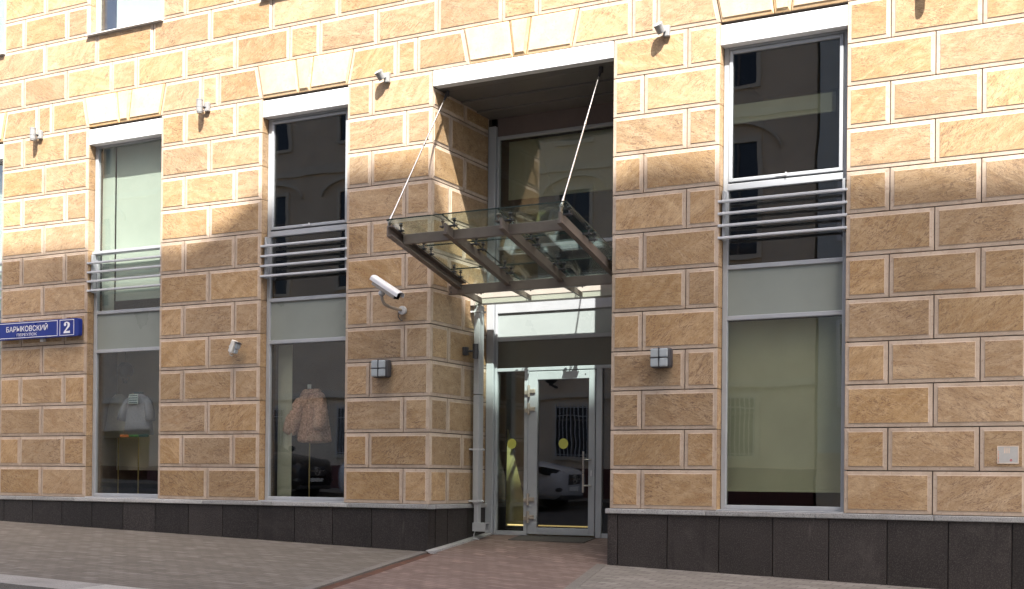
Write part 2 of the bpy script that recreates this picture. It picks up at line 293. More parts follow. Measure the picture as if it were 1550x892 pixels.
# ------------------------------------------------------------------ mesh builder
class MB:
    def __init__(s): s.v = []; s.f = []; s.mi = []; s.sm = []; s.at = []
    def add(s, vs, fs, mi=0, smooth=False, rnd=0.5):
        o = len(s.v); s.v += [tuple(x) for x in vs]; s.at += [rnd]*len(vs)
        for f in fs: s.f.append([i+o for i in f]); s.mi.append(mi); s.sm.append(smooth)
    def box(s, x0, x1, y0, y1, z0, z1, mi=0, b=0.0, rnd=0.5):
        if b <= 0:
            vs = [(x, y, z) for z in (z0, z1) for y in (y0, y1) for x in (x0, x1)]
            s.add(vs, [(0, 2, 3, 1), (4, 5, 7, 6), (0, 1, 5, 4), (2, 6, 7, 3), (0, 4, 6, 2), (1, 3, 7, 5)], mi, False, rnd); return s
        bm = bmesh.new(); bmesh.ops.create_cube(bm, size=1)
        for v in bm.verts:
            v.co = Vector(((x0+x1)/2+v.co.x*(x1-x0), (y0+y1)/2+v.co.y*(y1-y0), (z0+z1)/2+v.co.z*(z1-z0)))
        bmesh.ops.bevel(bm, geom=bm.edges[:], offset=min(b, 0.45*min(x1-x0, y1-y0, z1-z0)), segments=2, affect='EDGES', profile=0.5)
        s.bm(bm, mi, False, rnd); return s
    def bm(s, bm, mi=0, smooth=False, rnd=0.5):
        bm.verts.ensure_lookup_table(); bm.verts.index_update()
        s.add([v.co[:] for v in bm.verts], [[v.index for v in f.verts] for f in bm.faces], mi, smooth, rnd); bm.free(); return s
    def tube(s, p0, p1, r0, r1=None, n=12, mi=0, smooth=True, caps=True):
        r1 = r0 if r1 is None else r1
        p0 = Vector(p0); p1 = Vector(p1); d = (p1-p0).normalized()
        a = d.orthogonal().normalized(); b = d.cross(a)
        vs = []
        for p, r in ((p0, r0), (p1, r1)):
            for i in range(n):
                t = 2*math.pi*i/n; vs.append(p+(a*math.cos(t)+b*math.sin(t))*r)
        s.add(vs, [(i, (i+1) % n, n+(i+1) % n, n+i) for i in range(n)], mi, smooth)
        if caps:
            s.add(vs[:n], [tuple(reversed(range(n)))], mi); s.add(vs[n:], [tuple(range(n))], mi)
        return s
    def path(s, pts, r, n=10, mi=0):
        pts = [Vector(p) for p in pts]; rings = []
        prev = None
        for i, p in enumerate(pts):
            d = (pts[min(i+1, len(pts)-1)]-pts[max(i-1, 0)]).normalized()
            a = (prev - d*prev.dot(d)).normalized() if prev is not None and (prev-d*prev.dot(d)).length > 1e-4 else d.orthogonal().normalized()
            prev = a; b = d.cross(a)
            rr = r[i] if isinstance(r, (list, tuple)) else r
            rings.append([p+(a*math.cos(2*math.pi*k/n)+b*math.sin(2*math.pi*k/n))*rr for k in range(n)])
        return s.loft(rings, mi)
    def loft(s, rings, mi=0, caps=True, smooth=True):
        n = len(rings[0]); vs = [p for r in rings for p in r]; fs = []
        for j in range(len(rings)-1):
            for i in range(n):
                fs.append((j*n+i, j*n+(i+1) % n, (j+1)*n+(i+1) % n, (j+1)*n+i))
        if caps: fs.append(tuple(reversed(range(n)))); fs.append(tuple(range((len(rings)-1)*n, len(rings)*n)))
        s.add(vs, fs, mi, smooth); return s
    def prism(s, poly, axis, a0, a1, mi=0):
        """poly = list of 2D points; axis 'x': (y,z), 'y': (x,z), 'z': (x,y)"""
        def P(p, a): return {'x': (a, p[0], p[1]), 'y': (p[0], a, p[1]), 'z': (p[0], p[1], a)}[axis]
        n = len(poly); vs = [P(p, a0) for p in poly]+[P(p, a1) for p in poly]
        fs = [tuple(range(n)), tuple(reversed(range(n, 2*n)))]+[(i, n+i, n+(i+1) % n, (i+1) % n) for i in range(n)]
        bm = bmesh.new(); bv = [bm.verts.new(v) for v in vs]
        for f in fs: bm.faces.new([bv[i] for i in f])
        bmesh.ops.recalc_face_normals(bm, faces=bm.faces[:]); return s.bm(bm, mi)
    def sphere(s, c, r, mi=0, u=20, v=12):
        bm = bmesh.new(); bmesh.ops.create_uvsphere(bm, u_segments=u, v_segments=v, radius=1)
        rr = (r, r, r) if isinstance(r, (int, float)) else r
        for q in bm.verts: q.co = Vector((c[0]+q.co.x*rr[0], c[1]+q.co.y*rr[1], c[2]+q.co.z*rr[2]))
        return s.bm(bm, mi, True)
    def xf(s, mat):
        s.v = [tuple(mat @ Vector(p)) for p in s.v]; return s

def worldloc(o):
    p = Vector((0, 0, 0))
    while o: p += o.location; o = o.parent
    return p
def build(name, mb, mats, parent=None, loc=None, rnd=False):
    """mesh from course units; loc (courses) = origin for top-level ones"""
    if not isinstance(mats, (list, tuple)): mats = [mats]
    org = worldloc(parent) if parent else (Vector(loc)*S if loc else Vector((0, 0, 0)))
    me = bpy.data.meshes.new(name)
    me.from_pydata([tuple(Vector(v)*S-org) for v in mb.v], [], mb.f)
    for m in mats: me.materials.append(MT[m] if isinstance(m, str) else m)
    me.polygons.foreach_set('material_index', mb.mi); me.polygons.foreach_set('use_smooth', mb.sm)
    if rnd:
        a = me.attributes.new('rnd', 'FLOAT', 'POINT'); a.data.foreach_set('value', mb.at)
    me.update()
    o = bpy.data.objects.new(name, me); COL.objects.link(o)
    if parent: o.parent = parent
    else: o.location = org
    return o
def thing(name, loc, label, cat, group=None):
    o = bpy.data.objects.new(name, None); COL.objects.link(o); o.location = Vector(loc)*S
    o.empty_display_size = 0.2
    return tag(o, label, cat, group)
def tag(o, label, cat, group=None):
    o['label'] = label; o['category'] = cat
    if group: o['group'] = group
    return o
def kind(o, k): o['kind'] = k; return o
def text_mb(body, xc, zc, height, width, y, depth=0.02, bold=0.0):
    cu = bpy.data.curves.new('lettering', 'FONT'); cu.body = body; cu.size = 1; cu.align_x = 'CENTER'; cu.extrude = 0.0; cu.offset = bold
    cu.resolution_u = 4
    ob = bpy.data.objects.new('lettering', cu); COL.objects.link(ob)
    dg = bpy.context.evaluated_depsgraph_get()
    me = bpy.data.meshes.new_from_object(ob.evaluated_get(dg))
    xs = [v.co.x for v in me.vertices]; ys = [v.co.y for v in me.vertices]
    mb = MB()
    if xs:
        sx = width/(max(xs)-min(xs)); sz = height/(max(ys)-min(ys)); mx = (max(xs)+min(xs))/2; mz = (max(ys)+min(ys))/2
        vs = [(xc+(v.co.x-mx)*sx, y, zc+(v.co.y-mz)*sz) for v in me.vertices]
        mb.add(vs, [list(p.vertices) for p in me.polygons])
    bpy.data.objects.remove(ob); bpy.data.curves.remove(cu); bpy.data.meshes.remove(me)
    return mb

# ------------------------------------------------------------------ ground
def gz(x, y):
    xx = max(-150, min(120, x))
    z = -1.30-0.0264*(xx+18.56)
    if y > 0: return z
    z += 0.037*max(y, -10.1)
    return z
def roadz(x, y):
    z = gz(x, -10.1)-0.26
    t = min(1, max(0, (-11.1-y)/15.0))
    return z+0.95*t
PT = [-1500, -150, -100, -70, -56, -46, -38, -30, -20, -10, 0, 20, 60, 120, 1500]
def sheet(ys, zf, off=0.0, xs=PT):
    mb = MB(); n = len(ys)
    vs = [(x, y, zf(x, y)+off) for x in xs for y in ys]
    fs = [(i*n+j, (i+1)*n+j, (i+1)*n+j+1, i*n+j+1) for i in range(len(xs)-1) for j in range(n-1)]
    mb.add(vs, fs); return mb
kind(build('ground', sheet([-1500, -300, -60, -33.6, -26.3, -26.0, -20, -16, -11.1, -10.5, 0, 60, 1500], lambda x, y: (roadz(x, y) if y < -11.0 else gz(x, min(y, 0))-0.9), -0.004), 'asphalt', rnd=True), 'structure')
# pavements: the path edges run slightly askew over the pavement
LA, LB = (-18.33, -0.12), (-15.72, -10.05)
RA, RB = (-13.44, -0.06), (-10.55, -10.05)
def slab(poly, mat, name, thick=0.5, zo=0.0, cut=0):
    mb = MB()
    bm = bmesh.new(); vs = [bm.verts.new((x, y, 0)) for x, y in poly]; bm.faces.new(vs)
    for k in range(cut): bmesh.ops.subdivide_edges(bm, edges=bm.edges[:], cuts=1, use_grid_fill=True)
    bmesh.ops.triangulate(bm, faces=bm.faces[:])
    ext = bmesh.ops.extrude_face_region(bm, geom=bm.faces[:])
    for v in bm.verts: v.co.z = gz(v.co.x, v.co.y)+zo-thick
    for e in ext['geom']:
        if isinstance(e, bmesh.types.BMVert): e.co.z += thick
    bmesh.ops.recalc_face_normals(bm, faces=bm.faces[:])
    mb.bm(bm); return kind(build(name, mb, mat, rnd=True), 'structure')
YK = -10.05
slab([(-150, 0.05), (-150, YK), (LB[0]-0.45, YK), (LA[0]-0.42, LA[1]+0.02), (LA[0]-0.46, 0.05)], 'pave_grey', 'pavement')
slab([(RA[0]+0.26, 0.05), (RA[0]+0.27, RA[1]), (RB[0]+0.27, YK), (120, YK), (120, 0.05)], 'pave_pale', 'pavement')
slab([(LA[0]+0.18, LA[1]), (LB[0]+0.18, YK), (RB[0], YK), (RA[0], RA[1])], 'pave_red', 'path', 0.5, 0.0)
# recess floor: ramps up to the doors
mb = MB()
vs = []
xsr = [-18.5, -17.2, -15.84, -14.5, -13.1]; ysr = [-0.10, 0.8, 1.6, 2.4, 3.1, 4.0]
for x in xsr:
    for y in ysr:
        t = min(1, max(0, (y+0.1)/3.2)); vs.append((x, y, (gz(x, -0.1)-0.002)*(1-t)+(-0.93)*t))
n = len(ysr)
mb.add(vs, [(i*n+j, (i+1)*n+j, (i+1)*n+j+1, i*n+j+1) for i in range(4) for j in range(n-1)])
kind(build('path', mb, 'pave_red'), 'structure')
# pale granite strips beside the path, rusty channel
slab([(LA[0]-0.42, LA[1]+0.02), (LB[0]-0.45, YK), (LB[0]-0.20, YK), (LA[0]-0.19, LA[1]+0.01)], 'edging', 'path_edging', 0.5, 0.012)
slab([(RA[0], RA[1]), (RB[0], YK), (RB[0]+0.27, YK), (RA[0]+0.27, RA[1])], 'edging', 'path_edging', 0.5, 0.008)
chn = slab([(LA[0]-0.19, LA[1]+0.01), (LB[0]-0.20, YK), (LB[0]+0.18, YK), (LA[0]+0.18, LA[1])], 'rust', 'drain_channel', 0.5, -0.03)
del chn['kind']; tag(chn, 'rusty steel drain channel running across the pavement beside the red path', 'drain channel')
# pale kerb strip of the ramp along the left reveal
mb = MB(); vs = []
for y in (-0.2, 1.0, 2.2, 3.1):
    t = min(1, max(0, (y+0.1)/3.2)); z = gz(-18.4, -0.1)*(1-t)-0.93*t
    vs += [(-18.52, y, z+0.05), (-18.26, y, z+0.045), (-18.26, y, z-0.1)]
mb.add(vs, [(i*3, i*3+1, i*3+4, i*3+3) for i in range(3)]+[(i*3+1, i*3+2, i*3+5, i*3+4) for i in range(3)])
mb.add([vs[0], vs[1], vs[2]], [(0, 1, 2)])
kind(build('path_edging', mb, 'string', rnd=True), 'structure')
# kerb stones
mb = MB(); x = -60.0; k = 0
while x < 30:
    L = 4.4; x1 = x+L-0.03
    pts = []
    for xx in (x, x1):
        pts += [(xx, YK-0.01, gz(xx, YK)+0.02), (xx, -11.08, gz(xx, YK)-0.02), (xx, -11.10, gz(xx, YK)-0.6)]
    mb.add([pts[0], pts[1], pts[2], pts[3], pts[4], pts[5]], [(0, 1, 4, 3), (1, 2, 5, 4), (0, 2, 1), (3, 4, 5)], 0, False, random.random())
    x += L
kind(build('kerb', mb, 'kerb', rnd=True), 'structure')
# far pavement
mb = MB()
for x0, x1 in zip(PT[1:-2], PT[2:-1]):
    vs = [(x, y, roadz(x, -26)+(0.28 if i else -0.3)) for x in (x0, x1) for i, y in ((0, -26.0), (1, -26.0), (2, -33.7))]
    mb.add(vs, [(0, 3, 4, 1), (1, 4, 5, 2)])
kind(build('far_pavement', mb, 'pave_grey'), 'structure')

# ------------------------------------------------------------------ the stone building
B = thing('stone_building', (-20, 0, -1.3), 'large building faced in golden rusticated granite blocks with tall aluminium windows', 'building')
WC = [-37.21, -30.10, -22.97, -15.85, -8.72, -1.60]      # bay centres
WE = {0: (-38.76, -35.66), 1: (-31.63, -28.51), 2: (-24.51, -21.42), 4: (-10.27, -7.167), 5: (-3.16, -0.05)}
PX0, PX1 = -18.56, -13.12                                  # portal opening
wall = MB()
G_ = 0.013
def front(p): return (p[0], -p[2], p[1])
def block(quad, mapf, bw=0.095, vous=False, bl=None, d=0.007, step=0.013):
    """rusticated block: sloping margin round a slightly raised panel; quad = 4 (a,z) ccw"""
    r = random.random()
    qs = [Vector(q) for q in quad]
    def inset(pts, ws):
        out = []
        for i in range(4):
            p = pts[i]; pv = pts[i-1]; nx = pts[(i+1) % 4]
            e0 = (p-pv).normalized(); e1 = (nx-p).normalized()
            n0 = Vector((-e0.y, e0.x)); n1 = Vector((-e1.y, e1.x))
            w0 = ws[i-1]; w1 = ws[i]
            # intersection of the two offset lines
            a = pv+n0*w0; b = p+n1*w1
            den = e0.x*e1.y-e0.y*e1.x
            if abs(den) < 1e-6: out.append(p+n1*w1); continue
            t = ((b.x-a.x)*e1.y-(b.y-a.y)*e1.x)/den
            out.append(a+e0*t)
        return out
    ws = [bw]*4 if bl is None else bl
    o = inset(qs, [G_]*4); i1 = inset(qs, ws); i2 = inset(qs, [x+0.012 for x in ws])
    ring = lambda pts, h: [mapf((p.x, p.y, h)) for p in pts]
    vs = ring(o, -0.06)+ring(o, 0.0)+ring(i1, d)+ring(i2, d+step) 
    q = lambda a: [(a*4+i, a*4+(i+1) % 4, (a+1)*4+(i+1) % 4, (a+1)*4+i) for i in range(4)]
    pm, bmi = (2, 3) if vous else (0, 1)
    wall.add(vs, q(0)+q(1), bmi, False, r)
    wall.add(vs, q(2), bmi, False, r)
    wall.add(vs, [(12, 13, 14, 15)], pm, False, r)
def row(k, xs, mapf=front, **kw):
    for a, b in zip(xs[:-1], xs[1:]):
        block([(a, k), (b, k), (b, k+1), (a, k+1)], mapf, **kw)
piers = [(-42.76, -38.76), (-35.66, -31.63), (-28.51, -24.51), (-7.167, -3.16)]
for a, b in piers:
    m = (b-a)/4
    for k in range(12):
        row(k, [a, a+m, b-m, b] if k % 2 else [a, (a+b)/2, b])
for k in range(12):
    row(k, [-21.42, -20.57, -18.56] if k % 2 else [-21.42, -19.41, -18.56])
    row(k, [-13.12, -11.12, -10.27] if k % 2 else [-13.12, -12.27, -10.27])
for k in (12,):                                            # splayed lintel course
    for i, c in enumerate(WC):
        q = lambda a0, a1, b0, b1: [(a0, 12), (a1, 12), (b1, 13), (b0, 13)]
        gb = [0.07, 0.06, 0.03, 0.06]
        block(q(c-1.53, c-0.20, c-1.74, c-0.33), front, vous=True, bl=[0.09, 0.05, 0.03, 0.05], d=0.02, step=0.018)
        block(q(c-0.20, c+0.20, c-0.33, c+0.33), front, vous=True, bl=[0.09, 0.07, 0.03, 0.07], d=0.03, step=0.018)
        block(q(c+0.20, c+1.53, c+0.33, c+1.74), front, vous=True, bl=[0.09, 0.05, 0.03, 0.05], d=0.02, step=0.018)
        block(q(c+1.53, c+3.225, c+1.74, c+3.225), front)
        block(q(c+3.225, c+3.90, c+3.225, c+3.90), front)
        block(q(c+3.90, c+5.595, c+3.90, c+5.385), front)
for c in WC:
    row(13, [c-0.545, c+0.545, c+2.55, c+4.56, c+7.125-0.545])
    row(14, [c-1.205, c+1.205, c+3.56, c+5.92])
for k in (15, 16, 17, 18):
    for c in WC:
        a, b = c+1.57, c+5.55; m = (b-a)/4
        row(k, [a, a+m, b-m, b] if k % 2 else [a, (a+b)/2, b])
# portal reveals
def revL(p): return (PX0+p[2], p[0], p[1])
def revR(p): return (PX1-p[2], 3.22-p[0], p[1])
for k in range(12):
    top = 12 if k < 11 else 11.55
    for mf in (revL, revR):
        js = [0, 0.95, 3.22] if k % 2 == 0 else [0, 1.76, 3.22]
        if mf is revR: js = [3.22-j for j in reversed(js)]
        for a, b in zip(js[:-1], js[1:]):
            block([(a, k), (b, k), (b, min(k+1, top)), (a, min(k+1, top))], mf)
# plain window reveals, one slab per course
def plain(x, sgn, z0, z1, y1=0.30):
    for k in range(int(z0), int(math.ceil(z1))):
        a, b = max(k, z0)+G_*0.6, min(k+1, z1)-G_*0.6
        x1 = x-sgn*0.05
        wall.box(min(x, x1), max(x, x1), 0.03, y1, a, b, 1 if False else 0, 0, random.random())
for i, (a, b) in WE.items():
    plain(a, 1, 0, 12); plain(b, -1, 0, 12)
for c in WC:
    plain(c-1.575, 1, 14.95, 18.95); plain(c+1.575, -1, 14.95, 18.95)
# dark backing behind the joints
def back(x0, x1, z0, z1): wall.box(x0, x1, 0.045, 0.30, z0, z1, 4)
for a, b in piers+[(-21.42, -18.56), (-13.12, -10.27)]:
    aa = a+0.055; bb = b-0.055; back(aa, bb, 0, 12)
wall.box(-42.7, -0.1, 0.045, 0.30, 12.004, 14.94, 4)
for c in WC: back(c+1.63, c+5.49, 14.945, 18.95)
wall.box(PX0-0.35, PX0-0.05, 0.06, 3.5, 0, 11.54, 4); wall.box(PX1+0.05, PX1+0.35, 0.06, 3.5, 0, 11.54, 4)
WALL = build('wall', wall, ['panel', 'border', 'vpanel', 'vborder', 'joint'], B, rnd=True)
# plinth slabs and string course
pl = MB(); js = [-42.8+1.357*i for i in range(19)]
js = [j for j in js if j < -18.9]+[-18.52]
off = -35.328-min(js, key=lambda q: abs(q+35.328))
js = [j+off if j > -42.7 and j < -18.6 else j for j in js]
for a, b in zip(js[:-1], js[1:]): pl.box(a+0.012, b-0.012, -0.06, 0.3, -2.2, -0.13, 0, 0, random.random())
build('plinth', pl, ['granite', 'rubber'], B, rnd=True); pl = MB()
js2 = [-13.16]+[-12.87+1.345*i for i in range(10)]
for a, b in zip(js2[:-1], js2[1:]): pl.box(a+0.012, b-0.012, -0.06, 0.3, -2.6, -0.13, 0, 0, random.random())
for a, b in ((0.3, 0.95), (0.95, 2.1), (2.1, 3.25)):
    pl.box(PX0-0.3, PX0+0.045, a+0.012-(0 if a > 0.5 else 0.0), b-0.012, -2.2, -0.13, 0, 0, random.random())
    pl.box(PX1-0.045, PX1+0.3, a+0.012, b-0.012, -2.2, -0.13, 0, 0, random.random())
pl.box(-42.75, -18.7, 0.0, 0.28, -2.2, -0.135, 1); pl.box(-12.9, -0.6, 0.0, 0.28, -2.6, -0.135, 1)
build('plinth', pl, ['granite', 'rubber'], B, rnd=True)
sc = MB(); x = -42.8
while x < -18.47:
    x1 = min(x+2.7, -18.47); sc.box(x+0.006, x1-0.006, -0.12, 0.24, -0.128, -0.004, 0, 0.02, random.random()); x = x1
sc.box(PX0-0.1, PX0+0.10, 0.245, 3.2, -0.128, -0.004, 0, 0.02, 0.4)
build('string_course', sc, 'string', B, rnd=True); sc = MB()
x = -13.21
while x < -0.2:
    x1 = x+2.7; sc.box(x+0.006, x1-0.006, -0.12, 0.24, -0.128, -0.004, 0, 0.02, random.random()); x = x1
sc.box(PX1-0.10, PX1+0.1, 0.245, 3.2, -0.128, -0.004, 0, 0.02, 0.4)
build('string_course', sc, 'string', B, rnd=True)

# interiors: dark rooms behind the glazing
it = MB()
def room(x0, x1, y0, y1, z0, z1, wm=0, floor=1):
    it.box(x0, x1, y1, y1+0.1, z0, z1, wm); it.box(x0-0.1, x0, y0, y1, z0, z1, wm); it.box(x1, x1+0.1, y0, y1, z0, z1, wm)
    it.box(x0, x1, y0, y1, z0-0.1, z0, floor); it.box(x0, x1, y0, y1, z1, z1+0.1, 0)
for i, (a, b) in WE.items():
    room(a-0.9, b+0.9, 0.40, 6.5, -0.02, 5.4, 1 if i in (0, 1) else 0); room(a-0.9, b+0.9, 0.40, 6.5, 5.6, 12.0)
room(-18.9, -12.8, 3.55, 9.5, -0.93, 5.3); room(-18.9, -12.8, 3.55, 9.5, 5.5, 11.3)
for c in WC: room(c-2.2, c+2.2, 0.42, 6.5, 14.9, 18.95)
it.box(-42.7, -0.2, 7.2, 7.4, -2, 19.2, 0); it.box(-42.7, -0.1, 0.31, 7.2, 18.97, 19.2, 0)
it.box(-42.75, -42.65, 0.3, 7.2, -2, 19.2, 0); it.box(-0.15, -0.05, 0.3, 7.2, -2, 19.2, 0)
build('interior', it, ['dark', 'roomwall'], B)

# ------------------------------------------------------------------ windows
YF = 0.27
def frame_ring(mb, x0, x1, z0, z1, w, y0, y1, mi=0, b=0.012, wb=None, wt=None):
    wb = w if wb is None else wb; wt = w if wt is None else wt
    mb.box(x0, x0+w, y0, y1, z0, z1, mi, b); mb.box(x1-w, x1, y0, y1, z0, z1, mi, b)
    mb.box(x0+w+0.001, x1-w-0.001, y0+0.004, y1-0.004, z0, z0+wb, mi, b); mb.box(x0+w+0.001, x1-w-0.001, y0+0.004, y1-0.004, z1-wt, z1, mi, b)
def pane(parent, x0, x1, z0, z1, y, mat='glass', name='pane'):
    return build(name, MB().box(x0, x1, y, y+0.05, z0, z1), mat, parent)
def shopwindow(i, mats, sash):
    a, b = WE[i]
    f = MB()
    fl, fr = a+0.13, b-0.13
    frame_ring(f, a+0.01, b-0.01, 0.03, 11.45, 0.13, YF, YF+0.14, wb=0.11, wt=0.08)
    # rails
    if sash:
        f.box(fl, fr, YF-0.02, YF+0.13, 7.90, 8.06, 0, 0.012)
    else:
        f.box(a+0.005, b-0.005, YF-0.06, YF+0.13, 7.885, 8.0, 0, 0.012)
    f.box(fl, fr, YF+0.004, YF+0.13, 5.945, 6.055, 0, 0.012)
    f.box(fl, fr, YF+0.004, YF+0.13, 4.69, 4.80, 0, 0.012)
    if not sash:
        f.box(a+0.005, b-0.005, YF-0.10, YF-0.004, 7.90, 7.99, 0, 0.01)
    W = build('window', f, 'alu', B)
    if sash:
        s_ = MB(); frame_ring(s_, fl+0.02, fr-0.02, 8.10, 11.35, 0.085, YF-0.03, YF+0.11)
        SA = build('sash', s_, 'alu', W)
        pane(W, fl+0.105, fr-0.105, 8.185, 11.265, YF+0.03, mats[0])
        h = MB().box((a+b)/2-0.2, (a+b)/2+0.05, YF-0.045, YF-0.03, 8.12, 8.16, 0, 0.008).box((a+b)/2+0.03, (a+b)/2+0.07, YF-0.075, YF-0.03, 8.11, 8.20, 0, 0.008)
        build('handle', h, 'lightgrey', W)
        pane(W, fl, fr, 6.055, 7.90, YF+0.06, mats[0])
    else:
        pane(W, fl, fr, 8.0, 11.37, YF+0.06, mats[0]); pane(W, fl, fr, 6.055, 7.885, YF+0.06, mats[0])
    build('spandrel_panel', MB().box(fl, fr, YF+0.055, YF+0.11, 4.80, 5.945), mats[1], W)
    pane(W, fl, fr, 0.14, 4.69, YF+0.06, mats[2])
    # louvre brackets and four slats standing proud of the frame
    for x in (a+0.045, b-0.115): build('louvre_bracket', MB().box(x, x+0.07, 0.097, YF-0.004, 6.64, 7.88, 0, 0.01), 'alu', W)
    for z in (7.56, 7.26, 6.965, 6.665):
        build('louvre_slat', MB().box(a-0.03, b+0.03, -0.02, 0.095, z, z+0.062, 0, 0.012), 'slat', W)
    build('head_panel', MB().box(a-0.0, b+0.0, 0.01, 0.30, 11.44, 11.93, 0, 0.012), 'white', W)
    build('sill', MB().box(a, b, -0.02, YF, -0.003, 0.028, 0, 0.008), 'alu', W)
    return W
W0 = shopwindow(0, ('glass', 'spandrel', 'glass'), False)
W1 = shopwindow(1, ('glass', 'spandrel', 'glass'), False)
W2 = shopwindow(2, ('glass_dark', 'spandrel', 'glass'), True)
W4 = shopwindow(4, ('glass_dark', 'spandrel', 'glass_green'), True)
W5 = shopwindow(5, ('glass_dark', 'spandrel', 'glass_green'), True)
def blind(parent, x0, x1, z0, z1, y, mat):
    mb = MB().box(x0, x1, y, y+0.02, z0, z1).box(x0, x1, y-0.01, y+0.035, z0-0.05, z0, 0, 0.01)
    return build('blind', mb, mat, parent)
a, b = WE[1]; blind(W1, a+0.62, b-0.05, 6.45, 11.5, 0.62, 'blind'); blind(W1, a+0.02, a+0.56, 6.10, 11.5, 0.60, 'blind')
build('backdrop', MB().box(-33.0, -28.2, 2.25, 2.35, 0.9, 5.3), 'backdrop', W1)  # added pale board that brightens the interior behind the globe
a, b = WE[0]; blind(W0, a+0.1, b-0.05, 6.45, 11.5, 0.62, 'blind')
a, b = WE[4]; blind(W4, a+0.02, b-0.05, 0.52, 4.7, 0.66, 'blind_olive')
blind(W4, a-0.1, b-0.45, 9.72, 10.15, 0.75, 'blind')  # pale strip standing in for a band reflected in the pane
a, b = WE[5]; blind(W5, a+0.02, b-0.05, 0.52, 4.7, 0.66, 'blind_olive')
a, b = WE[2]; blind(W2, a+0.1, a+0.62, 0.0, 4.7, 0.75, 'blind_olive')
for i, c in enumerate(WC):                                  # second-floor windows
    a, b = c-1.575, c+1.575
    f = MB(); frame_ring(f, a+0.01, b-0.01, 15.0, 18.9, 0.11, YF, YF+0.14)
    W = build('window', f, 'white', B)
    pane(W, a+0.12, b-0.12, 15.11, 18.79, YF+0.06, 'glass')
    blind(W, a+0.5, b-0.1, 15.0, 18.9, 0.7, 'blind')
    build('sill', MB().box(a-0.06, b+0.06, -0.13, YF, 14.955, 14.99, 0, 0.01), 'white', W)

# ------------------------------------------------------------------ portal: head beam, soffit, glazed screen, door
hb = MB().box(PX0+0.02, PX1-0.02, -0.02, 0.25, 11.55, 11.98, 0, 0.012)
HB = build('portal_head', hb, 'white', B)
sf = MB(); n_ = 4; ys = [0.255, 0.62, 1.55, 2.45, 3.3]
for y0, y1 in zip(ys[:-1], ys[1:]): sf.box(PX0-0.05, PX1+0.05, y0+0.008, y1-0.008, 11.555-0.11*(y0 > 0.6)*(y0-0.6)/2.0, 11.62, 0, 0.006)
build('soffit', sf, 'soffit', B)
build('soffit', MB().box(PX0-0.05, PX1+0.05, 0.25, 3.4, 11.63, 11.95), 'soffit', B)
YB = 3.22
f = MB()
f.box(PX0+0.03, -18.285, YB-0.10, YB+0.14, -0.93, 11.2, 0, 0.015)                 # outer posts
f.box(-13.395, PX1-0.03, YB-0.10, YB+0.14, -0.93, 11.2, 0, 0.015)
f.box(-18.275, -18.20, YB-0.02, YB+0.12, -0.93, 10.90, 0, 0.012)
f.box(-13.48, -13.405, YB-0.02, YB+0.12, -0.93, 10.90, 0, 0.012)
for z0, z1 in ((10.80, 10.90), (7.52, 7.61), (5.63, 6.02), (4.80, 4.915), (3.90, 4.0)):
    f.box(-18.199, -13.481, YB-0.016, YB+0.11, z0, z1, 0, 0.012)
f.box(-18.199, -17.19, YB-0.016, YB+0.11, -0.93, -0.80, 0, 0.012); f.box(-14.78, -13.481, YB-0.016, YB+0.11, -0.93, -0.80, 0, 0.012)
f.box(-17.275, -17.15, YB-0.03, YB+0.12, -0.93, 3.898, 0, 0.012); f.box(-14.97, -14.78, YB-0.03, YB+0.12, -0.93, 3.898, 0, 0.012)
SCR = build('glazed_screen', f, 'alu', B)
build('header_panel', MB().box(-18.28, -13.40, YB+0.02, YB+0.12, 10.905, 11.6), 'header', SCR)
pane(SCR, -18.2, -13.48, 7.61, 10.80, YB+0.04, 'glass_green')
pane(SCR, -18.2, -13.48, 6.02, 7.52, YB+0.04, 'glass_dark')
build('spandrel_panel', MB().box(-18.2, -13.48, YB+0.03, YB+0.09, 4.915, 5.63), 'spandrel_pale', SCR)
build('spandrel_panel', MB().box(-18.2, -13.48, YB+0.03, YB+0.09, 4.0, 4.80), 'spandrel_dark', SCR)
pane(SCR, -18.2, -17.275, -0.80, 3.90, YB+0.04, 'glass')
pane(SCR, -14.78, -13.48, -0.80, 3.90, YB+0.04, 'glass_dark')
blind(SCR, -18.15, -13.5, 9.15, 10.85, YB+0.5, 'blind_olive')
dl = MB()
DX0, DX1 = -17.135, -14.985
dl.box(DX0, DX0+0.30, YB-0.05, YB+0.09, -0.88, 3.87, 0, 0.012); dl.box(DX1-0.20, DX1, YB-0.05, YB+0.09, -0.88, 3.87, 0, 0.012)
dl.box(DX0+0.301, DX1-0.201, YB-0.046, YB+0.086, -0.88, -0.68, 0, 0.012); dl.box(DX0+0.301, DX1-0.201, YB-0.046, YB+0.086, 3.63, 3.87, 0, 0.012)
DOOR = build('door', dl, 'alu', B)
pane(DOOR, DX0+0.30, DX1-0.20, -0.68, 3.63, YB+0.01, 'glass_dark')
h = MB().tube((-15.275, YB-0.20, 0.36), (-15.275, YB-0.20, 1.53), 0.028)
for z in (0.56, 1.30): h.tube((-15.275, YB-0.20, z), (-15.10, YB-0.10, z), 0.022).tube((-15.10, YB-0.10, z), (-15.10, YB-0.045, z), 0.022)
build('handle', h, 'steel', DOOR)
build('lock', MB().box(-15.11, -15.05, YB-0.075, YB-0.05, 0.83, 1.0, 0, 0.012).tube((-15.08, YB-0.09, 0.89), (-15.08, YB-0.07, 0.89), 0.02), 'lightgrey', DOOR)
